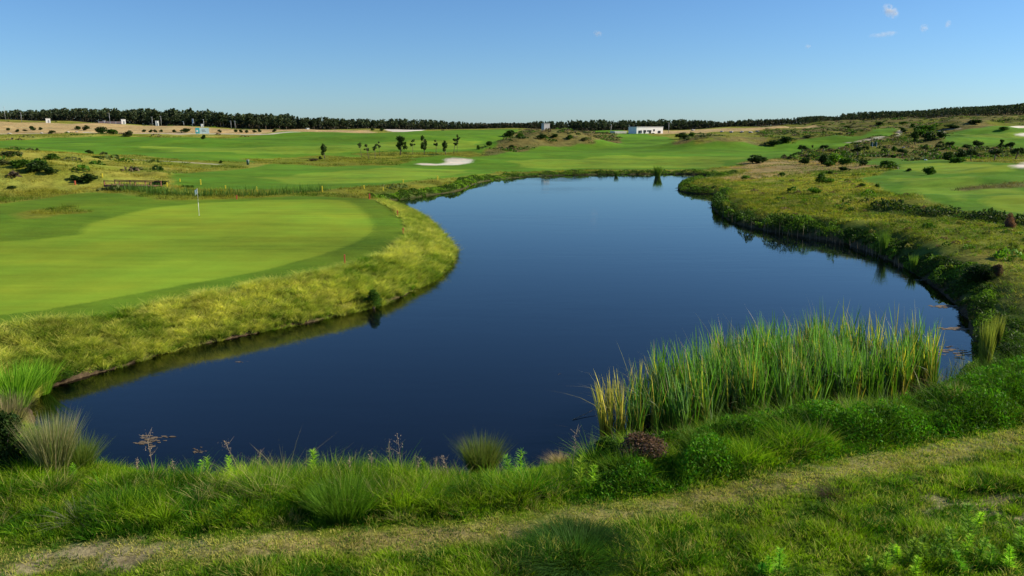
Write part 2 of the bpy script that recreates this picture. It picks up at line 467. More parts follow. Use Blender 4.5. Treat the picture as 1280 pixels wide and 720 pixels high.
def ground_colour(X, Y, want=False):
    X = np.asarray(X, float); Y = np.asarray(Y, float)
    n = len(X)
    px = 640 + 1020 * X / np.maximum(Y, 1)
    c = np.empty((n, 3)); ro = np.ones(n)
    a = fbm(X, Y, 14, 61, 3)[:, None]; b = fbm(X, Y, 3.0, 67, 3)[:, None]
    rough = np.array(PAL['rough']); dryr = np.array(PAL['dryrough']); scr = np.array(PAL['scrub'])
    c[:] = rough + (dryr - rough) * sstep(.42, .62, 0.6 * a + 0.4 * b)
    s = (sstep(900, 980, px) * sstep(125, 170, Y))[:, None]
    hillc = scr + (rough * .8 - scr) * sstep(.42, .58, a) ; c = c * (1 - s) + hillc * s
    m = (((px > 590) & (px < 780) & (Y > 215) & (Y < 300)) | ((px > 860) & (px < 960) & (Y > 225) & (Y < 300)))[:, None]
    c = np.where(m, scr * 1.15 + (rough - scr) * sstep(.45, .6, b), c)
    d = sdf(X, Y)
    lb = (X < 5.5) & (Y > 24) & (d < 6) & (d > -1)
    c[lb] = np.array(PAL['bank']) * (0.75 + 0.5 * b[lb])
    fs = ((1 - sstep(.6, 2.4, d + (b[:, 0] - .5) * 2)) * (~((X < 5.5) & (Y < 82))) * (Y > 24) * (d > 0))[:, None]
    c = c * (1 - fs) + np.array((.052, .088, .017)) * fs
    ff = Y > 505 + 60 * sstep(300, 500, px)
    jx = (fbm(X, Y, 0.7, 71, 2) - .5) * 2; jy = (fbm(X, Y, 0.7, 73, 2) - .5) * 2
    jx2 = (fbm(X, Y, 7, 75, 3) - .5) * 2; jy2 = (fbm(X, Y, 7, 77, 3) - .5) * 2
    zid = np.full(n, -1)
    for i, (nm, P, j) in enumerate(Z):
        big = j > 0.45
        xx = X + (jx2 if big else jx) * j * (2.0 if big else 1); yy = Y + (jy2 if big else jy) * j * (3.0 if big else 1)
        if isinstance(P, tuple):
            bb = (X > P[1][:, 0].min() - 4) & (X < P[1][:, 0].max() + 4) & (Y > P[1][:, 1].min() - 4) & (Y < P[1][:, 1].max() + 4)
            k = np.zeros(n, bool); k[bb] = seg_dist(xx[bb], yy[bb], P[1]) < P[2]
        else: k = inpoly(xx, yy, P)
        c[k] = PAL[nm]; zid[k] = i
        ro[k] = {'green': 0.0, 'sand': 0.1, 'collar': 0.25, 'fairway': 0.2, 'fair2': 0.2, 'track': .3}.get(nm, 1.0)
    c[ff] = PAL['forestfloor']; ro[ff] = 1
    # near bank: verge, worn path, bare soil
    near = (Y < 21) & (d > 0)
    vg = np.array(PAL['verge'])
    c[near] = vg * (0.8 + 0.5 * b[near]); zid[near] = -2
    dp = seg_dist(X, Y, PATH)
    w = (1 - sstep(0.05, 0.7, dp + (fbm(X, Y, .5, 81, 3) - .5) * 1.0)) * near
    pc = np.array(PAL['path'])
    c = c * (1 - w[:, None]) + pc * w[:, None]
    left = w * (1 - sstep(-7.5, -3.5, X)) * sstep(.45, .6, fbm(X, Y, .45, 83, 3)) * .8
    c = c * (1 - left[:, None]) + np.array(PAL['soil']) * left[:, None]
    sx, sy = SOILP
    e = .75 * sstep(.40, .55, fbm(X, Y, .35, 89, 3)) * (1 - sstep(.3, 1.2, np.hypot((X - sx) / 1.8, (Y - sy) / .8) + (fbm(X, Y, .5, 85, 3) - .5) * 1.6)) * near
    c = c * (1 - e[:, None]) + np.array(PAL['soil']) * e[:, None]
    wet = np.clip(1 - sstep(0.0, np.where((X < 5.5) & (Y > 24), .28, .7), d + (fbm(X, Y, .8, 87, 2) - .5) * .5), 0, 1)
    mud = np.array(PAL['mud'])
    c = c * (1 - wet[:, None]) + mud * wet[:, None]
    if want: return c, ro, zid, np.maximum(left, e)
    return c, ro
SOILP = cast(1262, 637)[:2]

# ------------------------------------------------------------------ ground sheet (polar grid round the camera, out to the horizon)
ri = np.concatenate([np.linspace(0.0, 8, 12)[:-1], np.exp(np.linspace(math.log(8), math.log(620), 830)), np.exp(np.linspace(math.log(640), math.log(14000), 50))])
ai = np.concatenate([np.linspace(-pi, -R(41), 60)[:-1], np.linspace(-R(41), R(41), 860), np.linspace(R(41), pi, 60)[1:-1]])
RR, AA = np.meshgrid(ri, ai, indexing='ij')
gx = (RR * np.sin(AA)).ravel(); gy = (RR * np.cos(AA)).ravel()
gz = height(gx, gy)
gc = 0; sf = np.clip((RR.ravel() - 22) / 60, 0, 1.1)
for ox, oy in ((0, 0), (.45, 0), (-.45, 0), (0, .6), (0, -.6)):
    gc_, gr = ground_colour(gx + ox * sf, gy + oy * sf); gc = gc + gc_ / 5
nr_, na_ = len(ri), len(ai)
I, J = np.meshgrid(np.arange(nr_ - 1), np.arange(na_), indexing='ij')
J2 = (J + 1) % na_
quads = np.stack([I * na_ + J, (I + 1) * na_ + J, (I + 1) * na_ + J2, I * na_ + J2], -1).reshape(-1, 4)
gm, N, L = new_mat('ground')
b = N['Principled BSDF']; b.inputs['Roughness'].default_value = 0.95; b.inputs['Specular IOR Level'].default_value = 0.05
at = N.new('ShaderNodeAttribute'); at.attribute_name = 'Col'
ar = N.new('ShaderNodeAttribute'); ar.attribute_name = 'rough'
tc = N.new('ShaderNodeTexCoord')
def nz(scale, det=4, rough=.6, vec=None):
    n = N.new('ShaderNodeTexNoise'); n.inputs['Scale'].default_value = scale; n.inputs['Detail'].default_value = det
    n.inputs['Roughness'].default_value = rough
    L.new(vec or tc.outputs['Object'], n.inputs['Vector']); return n.outputs[0]
def mth(op, a, c=None, d=None):
    m = N.new('ShaderNodeMath'); m.operation = op
    for i, q in enumerate((a, c, d)):
        if q is None: continue
        if isinstance(q, (int, float)): m.inputs[i].default_value = q
        else: L.new(q, m.inputs[i])
    return m.outputs[0]
fine = mth('SUBTRACT', nz(5.0, 6, .7), .5); med = mth('SUBTRACT', nz(0.55, 5, .6), .5); big = mth('SUBTRACT', nz(0.09, 4, .55), .5)
mp = N.new('ShaderNodeMapping'); mp.inputs['Scale'].default_value = (0.12, 1.0, 1.0); mp.inputs['Rotation'].default_value = (0, 0, R(20)); L.new(tc.outputs['Object'], mp.inputs['Vector'])
streak = mth('SUBTRACT', nz(0.9, 4, .6, mp.outputs[0]), .5)
k_f = mth('MULTIPLY_ADD', ar.outputs['Fac'], 1.5, .35); k_m = mth('MULTIPLY_ADD', ar.outputs['Fac'], 1.3, .35)
val = mth('MULTIPLY', fine, k_f); val = mth('MULTIPLY_ADD', med, k_m, val); val = mth('MULTIPLY_ADD', big, 1.0, val)
val = mth('MULTIPLY_ADD', streak, 0.6, val)
mp2 = N.new('ShaderNodeMapping'); mp2.inputs['Scale'].default_value = (0.25, 1.0, 1.0); mp2.inputs['Rotation'].default_value = (0, 0, R(-8)); L.new(tc.outputs['Object'], mp2.inputs['Vector'])
val = mth('MULTIPLY_ADD', mth('SUBTRACT', nz(0.045, 3, .5, mp2.outputs[0]), .5), 1.1, val)
val = mth('MAXIMUM', mth('ADD', val, 1.0), 0.25)
sc_ = N.new('ShaderNodeVectorMath'); sc_.operation = 'SCALE'; L.new(at.outputs['Color'], sc_.inputs[0]); L.new(val, sc_.inputs['Scale'])
# warm / cool drift of the turf
hs = N.new('ShaderNodeVectorMath'); hs.operation = 'MULTIPLY'
cr = N.new('ShaderNodeValToRGB'); cr.color_ramp.elements[0].position = .35; cr.color_ramp.elements[1].position = .65
cr.color_ramp.elements[0].color = (1.12, 1.0, .95, 1); cr.color_ramp.elements[1].color = (.90, 1.01, 1.0, 1)
L.new(nz(0.16, 5, .6), cr.inputs[0]); L.new(sc_.outputs[0], hs.inputs[0]); L.new(cr.outputs[0], hs.inputs[1])
L.new(hs.outputs[0], b.inputs['Base Color'])
bp = N.new('ShaderNodeBump'); bp.inputs['Distance'].default_value = 0.25
L.new(mth('MULTIPLY_ADD', ar.outputs['Fac'], 0.55, 0.03), bp.inputs['Strength'])
L.new(mth('ADD', mth('MULTIPLY', fine, .5), med), bp.inputs['Height']); L.new(bp.outputs[0], b.inputs['Normal'])
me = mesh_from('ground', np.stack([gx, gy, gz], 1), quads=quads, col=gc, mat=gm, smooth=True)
a_ = me.attributes.new('rough', 'FLOAT', 'POINT'); a_.data.foreach_set('value', gr.astype(np.float32))
g = link('ground', me); tag(g, 'rolling golf course ground with green, fairways, rough and worn path', 'ground', kind='structure')

# ------------------------------------------------------------------ water
wx = np.concatenate([np.linspace(-48, 70, 119)]); wy = np.linspace(17, 152, 136)
WX, WY = np.meshgrid(wx, wy)
sdw = sdf(WX, WY).ravel()
nq = len(wx); qi, qj = np.meshgrid(np.arange(len(wy) - 1), np.arange(nq - 1), indexing='ij')
wq = np.stack([qi * nq + qj, qi * nq + qj + 1, (qi + 1) * nq + qj + 1, (qi + 1) * nq + qj], -1).reshape(-1, 4)
wq = wq[(sdw[wq].min(1) < 1.2)]
wm, N, L = new_mat('pond_water')
for n_ in list(N):
    if n_.type != 'OUTPUT_MATERIAL': N.remove(n_)
out = [n_ for n_ in N if n_.type == 'OUTPUT_MATERIAL'][0]
tc = N.new('ShaderNodeTexCoord')
n1 = nz(2.6, 3, .55); mp = N.new('ShaderNodeMapping'); mp.inputs['Scale'].default_value = (0.35, 1.2, 1); L.new(tc.outputs['Object'], mp.inputs['Vector'])
n2 = nz(0.9, 3, .6, mp.outputs[0])
mp3 = N.new('ShaderNodeMapping'); mp3.inputs['Scale'].default_value = (0.022, 0.075, 1); mp3.inputs['Rotation'].default_value = (0, 0, R(12)); L.new(tc.outputs['Object'], mp3.inputs['Vector'])
n3 = nz(1.0, 4, .6, mp3.outputs[0]); n4 = nz(0.28, 2, .5, mp.outputs[0])
patch = N.new('ShaderNodeMapRange'); L.new(n3, patch.inputs[0]); patch.inputs[1].default_value = .4; patch.inputs[2].default_value = .62; patch.inputs[3].default_value = .25; patch.inputs[4].default_value = 1.5
bp = N.new('ShaderNodeBump'); bp.inputs['Distance'].default_value = 0.018
rgh = N.new('ShaderNodeMapRange'); L.new(n3, rgh.inputs[0]); rgh.inputs[1].default_value = .45; rgh.inputs[2].default_value = .62; rgh.inputs[3].default_value = .015; rgh.inputs[4].default_value = .10
L.new(mth('MULTIPLY', patch.outputs[0], 0.28), bp.inputs['Strength'])
L.new(mth('ADD', mth('ADD', mth('MULTIPLY', n1, .35), n2), mth('MULTIPLY', n4, 1.2)), bp.inputs['Height'])
gl = N.new('ShaderNodeBsdfGlossy'); L.new(rgh.outputs[0], gl.inputs['Roughness']); gl.inputs['Color'].default_value = (.96, 1.0, .96, 1); L.new(bp.outputs[0], gl.inputs['Normal'])
tr = N.new('ShaderNodeBsdfTransparent'); tr.inputs['Color'].default_value = (.42, .30, .17, 1)
df = N.new('ShaderNodeBsdfDiffuse'); df.inputs['Color'].default_value = (.0022, .0035, .009, 1)
dp_ = N.new('ShaderNodeAttribute'); dp_.attribute_name = 'depth'
mb = N.new('ShaderNodeMixShader'); L.new(dp_.outputs['Fac'], mb.inputs[0]); L.new(tr.outputs[0], mb.inputs[1]); L.new(df.outputs[0], mb.inputs[2])
fr = N.new('ShaderNodeFresnel'); fr.inputs['IOR'].default_value = 1.33; L.new(bp.outputs[0], fr.inputs['Normal'])
ms = N.new('ShaderNodeMixShader'); L.new(fr.outputs[0], ms.inputs[0]); L.new(mb.outputs[0], ms.inputs[1]); L.new(gl.outputs[0], ms.inputs[2])
L.new(ms.outputs[0], out.inputs[0])
me = mesh_from('pond', np.stack([WX.ravel(), WY.ravel(), np.zeros(WX.size)], 1), quads=wq, mat=wm)
a_ = me.attributes.new('depth', 'FLOAT', 'POINT'); a_.data.foreach_set('value', sstep(-0.3, -2.6, sdw).astype(np.float32))
w = link('pond_water', me); tag(w, 'dark blue still pond reflecting the sky', 'water', kind='structure')

# ------------------------------------------------------------------ vegetation generators
def blades(P, h, w, lean, ang, colb, colt, segs=2, droop=0.0):
    """ribbons: P base (n,3), h length, w width, lean outward tilt, ang azimuth of lean, colours base and tip"""
    n = len(P); ks = np.linspace(0, 1, segs + 1)
    dx = np.cos(ang); dy = np.sin(ang)
    fa = rng.uniform(0, 2 * pi, n) ; wx_ = np.cos(fa); wy_ = np.sin(fa)
    V = []; C = []
    for k in ks:
        out_ = h * (lean * k + (lean * 0.8 + droop) * k * k)
        up = h * (k - (0.25 * lean + droop * .7) * k * k)
        c = np.stack([P[:, 0] + dx * out_, P[:, 1] + dy * out_, P[:, 2] + up], 1)
        ww = w * (1 - k) ** 0.6 * 0.5 if k < 1 else None
        cc = colb + (colt - colb) * k
        if k < 1:
            o = np.stack([wx_ * ww, wy_ * ww, np.zeros(n)], 1)
            V += [c - o, c + o]; C += [cc, cc]
        else: V.append(c); C.append(cc)
    m = 2 * segs + 1
    V = np.stack(V, 1).reshape(-1, 3); C = np.stack(C, 1).reshape(-1, 3)
    base = (np.arange(n) * m)[:, None]
    q = []
    for s in range(segs - 1):
        q.append(base + np.array([[2 * s, 2 * s + 1, 2 * s + 3, 2 * s + 2]]))
    q = np.concatenate(q) if q else np.zeros((0, 4), int)
    t = base + np.array([[2 * segs - 2, 2 * segs - 1, 2 * segs]])
    return V, q, t, C

def leaves(P, size, col, elong=1.6, up=0.0):
    """one rhombic leaf per point, random orientation"""
    n = len(P)
    a = rng.normal(size=(n, 3)); a[:, 2] = a[:, 2] * (1 + up) + up; a /= np.linalg.norm(a, axis=1)[:, None] + 1e-9
    b_ = rng.normal(size=(n, 3)); b_ -= (b_ * a).sum(1)[:, None] * a; b_ /= np.linalg.norm(b_, axis=1)[:, None] + 1e-9
    s = (size * np.ones(n))[:, None]
    V = np.stack([P - a * s * elong / 2, P + b_ * s / 2, P + a * s * elong / 2, P - b_ * s / 2], 1).reshape(-1, 3)
    q = (np.arange(n) * 4)[:, None] + np.array([[0, 1, 2, 3]])
    return V, q, np.repeat(col, 4, axis=0)

class Acc:                 # accumulates vegetation pieces into one mesh
    def __init__(s): s.V = []; s.Q = []; s.T = []; s.C = []; s.n = 0
    def add(s, V, q, t, C):
        s.V.append(V); s.C.append(C)
        if q is not None and len(q): s.Q.append(q + s.n)
        if t is not None and len(t): s.T.append(t + s.n)
        s.n += len(V)
    def bl(s, *a, **k): s.add(*blades(*a, **k))
    def lf(s, *a, **k):
        V, q, C = leaves(*a, **k); s.add(V, q, None, C)
    def mesh(s, name, mat):
        return mesh_from(name, np.concatenate(s.V), quads=np.concatenate(s.Q) if s.Q else None, tris=np.concatenate(s.T) if s.T else None, col=np.concatenate(s.C), mat=mat)

def cvar(n, c, v=0.25, hue=0.12):
    c = np.array(c, float)
    k = 1 + rng.uniform(-v, v, (n, 1)); hsh = rng.uniform(-hue, hue, (n, 1))
    return np.clip(c * k * np.concatenate([1 + hsh, np.ones((n, 1)), 1 - hsh], 1), 0, 1)

# --- bushes and trees: prototypes -------------------------------------------------
def blob_points(n, lobes, shell=0.55):
    """points in a cloud of lobes [(x,y,z,rx,rz)], mostly near the surface"""
    lobes = np.array(lobes); k = rng.choice(len(lobes), n, p=lobes[:, 3] ** 2 / (lobes[:, 3] ** 2).sum())
    d = rng.normal(size=(n, 3)); d /= np.linalg.norm(d, axis=1)[:, None]
    r = rng.uniform(shell, 1.05, n) ** 0.7
    r *= 0.85 + 0.35 * rng.random(n) * (rng.random(n) > .5)
    L_ = lobes[k]
    return np.stack([L_[:, 0] + d[:, 0] * r * L_[:, 3], L_[:, 1] + d[:, 1] * r * L_[:, 3], L_[:, 2] + d[:, 2] * r * L_[:, 4]], 1)

def bush_mesh(name, n, size, col, seed, mat=M_LEAF, nl=9, flat=1.0):
    global rng
    old = rng; rng = np.random.default_rng(seed)
    lobes = []
    for i in range(nl):
        a = rng.uniform(0, 2 * pi); q = rng.uniform(0, .3); s = rng.uniform(.13, .24)
        lobes.append((q * cos(a), q * sin(a), rng.uniform(.18, .78 - q * .9), s, s * 1.1))
    P = blob_points(n, lobes); P = P[P[:, 2] > -0.02]
    P[:, 2] *= flat
    c = cvar(len(P), col, .35, .15)
    A = Acc(); A.lf(P, size * rng.uniform(.7, 1.3, len(P)), c)
    me = A.mesh(name, mat); rng = old
    return me

DARK = (.026, .055, .010); MID = (.05, .11, .010); BRIGHT = (.10, .20, .012); BROWN = (.11, .07, .045); PINE = (.056, .076, .034); OLIVE = (.075, .085, .028)
B_FAR = {}
for nm, c in (('dark', DARK), ('mid', MID), ('bright', BRIGHT), ('brown', BROWN), ('olive', OLIVE)):
    B_FAR[nm] = [bush_mesh('foliage', 900, .075, c, 10 + i + hash(len(nm)) % 5, nl=8 + 2 * i) for i in range(3)]
B_NEAR = {}
for nm, c in (('dark', DARK), ('mid', MID), ('brown', (.12, .075, .05)), ('pinkish', (.20, .10, .07))):
    B_NEAR[nm] = bush_mesh('foliage', 9000, .028, c, 33 + len(nm), nl=14)

_cnt = [0]
def place(px, py): return cast(px, py)
def bush(px, py, wpx, hpx, kind, label, near=False, group=None, name='shrub', cat='shrub'):
    x, y, z = cast(px, py); _, _, d = proj(x, y, z); d = float(d)
    W = wpx * d / F * 1.12; Hh = hpx * d / F * 1.12
    _cnt[0] += 1
    me = B_NEAR[kind] if near else B_FAR[kind][_cnt[0] % 3]
    rz = _cnt[0] * 1.7
    if near:
        e = empty(name, (x, y, z - .03), rz, (W, W, Hh))
        link('foliage', me, e)
        m = MB()
        for k in range(7):
            a = k * 0.9; m.tube([(0, 0, -.05), (.12 * cos(a), .12 * sin(a), .3), (.25 * cos(a), .25 * sin(a), .6)], [.02, .012, .006], 5)
        link('stem', m.mesh('stem', M_BARK), e)
        return tag(e, label, cat, group)
    o = link(name, me, None, (x, y, z - 0.04 * Hh)); o.rotation_euler = (0, 0, rz); o.scale = (W, W, Hh)
    return tag(o, label, cat, group)

def tree_parts(seed, kind):
    """unit-height tree: trunk and crown meshes"""
    global rng
    old = rng; rng = np.random.default_rng(seed)
    m = MB(); lobes = []
    bend = rng.uniform(-.06, .06, 2)
    if kind == 'stone':      # rounded umbrella crown on a short trunk
        top = .55; pts = [(0, 0, -.05), (bend[0], bend[1], .3), (bend[0] * 1.6, bend[1] * 1.6, top)]; m.tube(pts, [.045, .035, .025], 6)
        for i in range(9):
            a = rng.uniform(0, 2 * pi); q = rng.uniform(.05, .34); s = rng.uniform(.13, .2)
            lobes.append((q * cos(a) + bend[0], q * sin(a) + bend[1], rng.uniform(.58, .82) - q * .25, s, s * .85))
            m.tube([(bend[0] * 1.5, bend[1] * 1.5, .42), lobes[-1][:3]], [.02, .008], 4)
        n, sz, c = 1400, .05, (.04, .07, .018)
    elif kind == 'thin':     # thin young pine, sparse tufts near the top
        pts = [(0, 0, -.05), (bend[0], bend[1], .4), (bend[0] * 2, bend[1] * 2, .92)]; m.tube(pts, [.016, .012, .006], 5)
        for i in range(7):
            a = rng.uniform(0, 2 * pi); q = rng.uniform(.02, .13); zz = rng.uniform(.55, .93); s = rng.uniform(.05, .085)
            lobes.append((q * cos(a) + bend[0] * 1.7, q * sin(a) + bend[1] * 1.7, zz, s, s * .9))
            m.tube([(bend[0] * 1.5, bend[1] * 1.5, zz - .1), lobes[-1][:3]], [.008, .004], 4)
        n, sz, c = 480, .042, (.07, .105, .03)
    elif kind == 'round':    # fuller crown on visible trunk
        pts = [(0, 0, -.05), (bend[0], bend[1], .3), (bend[0] * 1.5, bend[1] * 1.5, .7)]; m.tube(pts, [.03, .022, .012], 6)
        for i in range(13):
            a = rng.uniform(0, 2 * pi); q = rng.uniform(.0, .22); zz = rng.uniform(.30, .90); s = rng.uniform(.07, .14)
            q *= 1.25 - zz * .6
            lobes.append((q * cos(a) + bend[0], q * sin(a) + bend[1], zz, s, s))
            m.tube([(bend[0], bend[1], zz - .18), lobes[-1][:3]], [.012, .005], 4)
        n, sz, c = 1500, .045, (.052, .09, .018)
    else:                    # tall forest pine
        pts = [(0, 0, -.03), (bend[0] * .5, bend[1] * .5, .4), (bend[0], bend[1], .9)]; m.tube(pts, [.022, .017, .008], 5)
        for i in range(12):
            a = rng.uniform(0, 2 * pi); zz = rng.uniform(.42, .93); q = rng.uniform(.02, .2) * (1.25 - zz * .7); s = rng.uniform(.07, .125)
            lobes.append((q * cos(a) + bend[0], q * sin(a) + bend[1], zz - .06, s * 1.25, s * .95))
            m.tube([(bend[0] * .8, bend[1] * .8, zz - .06), lobes[-1][:3]], [.007, .003], 3)
        n, sz, c = 420, .06, PINE
    P = blob_points(n, lobes, .3); cc = cvar(len(P), c, .4, .2)
    A = Acc(); A.lf(P, sz * rng.uniform(.7, 1.4, len(P)), cc)
    cm = A.mesh('crown', M_FAR if kind == 'forest' else M_LEAF)
    tm = m.mesh('trunk', M_BARK, True); rng = old
    return tm, cm
TREES = {k: [tree_parts(100 + i * 7 + len(k), k) for i in range(nv)] for k, nv in (('stone', 4), ('thin', 4), ('round', 3), ('forest', 6))}

def tree(px, py, hpx, kind, label=None, group=None, wf=1.0, name='tree', cat='tree', loc=None, hm=None):
    if loc is None:
        loc = cast(px, py)
    d = float(proj(*loc)[2]); h = hm or hpx * d / F * 1.12
    _cnt[0] += 1
    tm, cm = TREES[kind][_cnt[0] % len(TREES[kind])]
    e = empty(name, loc, _cnt[0] * 2.1, (h * wf, h * wf, h))
    link('trunk', tm, e); link('crown', cm, e)
    return tag(e, label, cat, group)

# ------------------------------------------------------------------ the distant wood
TOPPX = np.array([-200, 0, 60, 120, 180, 250, 320, 380, 430, 480, 540, 600, 640, 680, 720, 780, 840, 900, 960, 1000, 1020, 1060, 1120, 1160, 1200, 1240, 1280, 1450])
TOPPY = np.array([134, 138, 136, 134, 136, 137, 141, 145, 147, 148.5, 150, 153, 153, 151, 149.5, 150, 149, 150.5, 148, 146, 144, 147, 146, 144, 140, 134, 128, 118])
def front(px): return 512 + 60 * sstep(300, 520, px) + 30 * sstep(900, 1000, px)
def wood_tree_heights(px, Y, z):
    top = np.interp(px, TOPPX, TOPPY)
    h = (H - Y * T(top)) - z
    return np.clip(h, 4.0, 12.0)
old = rng; rng = np.random.default_rng(5)
A = Acc()
n = 6400
px = np.where(rng.random(n) < .5, rng.uniform(-160, 1440, n), rng.uniform(1000, 1440, n)); Y = np.where(px > 1000, 518, front(px) + 8) + rng.uniform(0, 1, n) ** 1.1 * np.where(px > 1000, 330, 60)
X = Y * (px - 640) / 1020; z = height(X, Y)
h = wood_tree_heights(px, Y, z) * rng.uniform(.70, 1.02, n) * (.88 + .2 * noise(px, px * 0, 12, 5))
h = np.where(px > 1050, np.clip(h, 5, 9) * 1.0, h)
for i in range(n):
    m = 38
    zz = rng.uniform(.36, .97, m); q = rng.uniform(0, .26, m) * (1.3 - zz) * 1.2; a = rng.uniform(0, 2 * pi, m)
    P = np.stack([X[i] + q * h[i] * np.cos(a), Y[i] + q * h[i] * np.sin(a), z[i] + zz * h[i]], 1)
    A.lf(P, h[i] * .105 * rng.uniform(.7, 1.4, m), cvar(m, np.array(PINE) * rng.uniform(.75, 1.35), .35, .2))
nu_ = 26000                                   # brush and young growth under the pines
pu = rng.uniform(-160, 1440, nu_); Yu = np.where(pu > 1000, 514, front(pu) + 2) + rng.random(nu_) * np.where(pu > 1000, 300, 30); Xu = Yu * (pu - 640) / 1020
zu = height(Xu, Yu); A.lf(np.stack([Xu, Yu, zu + rng.random(nu_) * 3.6], 1), rng.uniform(.7, 1.5, nu_), cvar(nu_, (.045, .048, .028), .4, .2))
far_mesh = A.mesh('distant_wood', M_FAR)
o = link('distant_wood', far_mesh); tag(o, 'dark pine wood closing the view behind the golf course', 'wood', kind='stuff')
A = Acc()
P = np.stack([X, Y, z - .3], 1)
A.bl(P, h * .85, .24 * np.ones(n), rng.uniform(0, .05, n), rng.uniform(0, 6, n), cvar(n, (.085, .065, .052), .4, .1), cvar(n, (.07, .055, .045), .4, .1), segs=1)
o = link('wood_trunks', A.mesh('wood_trunks', M_DRY), bpy.data.objects['distant_wood']); tag(o, kind='stuff')
nf = 170
pxs = np.linspace(-30, 1040, nf) + rng.uniform(-2.5, 2.5, nf)
for p in pxs:
    y = float(front(p)) + rng.uniform(0, 7); x = y * (p - 640) / 1020; z0 = h1(x, y)
    hh = float(wood_tree_heights(np.array([p]), np.array([y]), np.array([z0]))[0]) * rng.uniform(.7, 1.03)
    tree(0, 0, 0, 'forest', 'tall dark pine in the front row of the distant wood', 'pines along the front edge of the distant wood', wf=rng.uniform(.9, 1.35),
         name='pine_tree', cat='pine tree', loc=(x, y, z0 - .2), hm=hh)
rng = old

# ------------------------------------------------------------------ trees and shrubs one can tell apart
tree(406, 198, 18, 'round', 'lone small pine left of the other young trees beyond the pond', wf=.95, name='pine_tree', cat='pine tree')
for px_, py_, hp, k, wf, lb in [
 (452, 196, 16, 'thin', 1.1, 'thin young pine, leftmost of the sparse cluster on the fairway'),
 (461, 199, 17, 'thin', 1.3, 'thin leaning pine in the middle of the sparse cluster'),
 (469, 198, 16, 'thin', 1.3, 'wispy young pine with a pale tuft on the right of the sparse cluster'),
 (475, 195, 17, 'thin', .8, 'very thin pine at the right end of the sparse cluster'),
 (500, 194, 21, 'round', 1.25, 'largest round crowned tree above the white bunker'),
 (516, 193, 17, 'thin', 1.0, 'bare looking thin tree between the two dark round pines'),
 (530, 193, 21, 'round', .8, 'upright dark pine behind the left tongue of the bunker'),
 (545, 192, 16, 'thin', 1.3, 'thin open pine behind the mound of the bunker'),
 (557, 193, 17, 'round', .9, 'dark low branched pine directly behind the bunker sand'),
 (567, 192, 17, 'thin', 1.3, 'grey green open crowned pine right of the bunker trees'),
 (571, 191, 20, 'thin', .7, 'tallest bare thin pine at the right end above the bunker')]:
    tree(px_, py_, hp, k, lb, 'young trees beyond the pond', wf=wf, name='young_tree', cat='tree')
for px_, py_, hp, k, wf, lb in [
 (1003, 192, 11, 'stone', 1.3, 'small dark wind bent pine left of the thin trees behind the pond'),
 (1016, 191, 9, 'thin', 1.2, 'thin pale trunked sapling between two small pines'),
 (1029, 190, 9, 'stone', 1.4, 'brownish flat topped pine above the bright green thicket'),
 (1072, 195, 11, 'stone', 1.3, 'flat topped pine at the right end of the bright thicket'),
 (1079, 192, 10, 'stone', 1.1, 'small pine just behind the flat topped pine'),
 (1127, 197, 12, 'stone', 1.2, 'small umbrella pine standing alone on the brown slope'),
 (1144, 181, 17, 'round', 1.3, 'bright green tree at the left foot of the hill thicket'),
 (1157, 192, 11, 'stone', 1.0, 'small dark pine with its shadow on the brown slope'),
 (1173, 188, 8, 'stone', 1.3, 'tiny brownish pine in the middle of the brown slope'),
 (1188, 187, 11, 'stone', 1.2, 'round dark pine on the edge of the upper fairway'),
 (1208, 190, 10, 'stone', 1.2, 'small round pine left of the pair on the fairway edge'),
 (1219, 188, 12, 'stone', 1.2, 'umbrella pine with flat dark crown on the fairway edge'),
 (1214, 201, 15, 'stone', 1.1, 'pine with pale trunk in front of the slope above the green'),
 (1243, 201, 16, 'stone', 1.1, 'broad dark pine casting a shadow on the slope above the green'),
 (1250, 188, 12, 'round', .9, 'tall narrow dark pine against the upper fairway'),
 (1263, 189, 11, 'stone', 1.2, 'dark round pine near the right edge of the upper fairway'),
 (1269, 199, 15, 'stone', 1.1, 'dark pine beside the grey sand at the right edge')]:
    tree(px_, py_, hp, k, lb, 'trees on the right hand slope', wf=wf, name='young_tree', cat='tree')

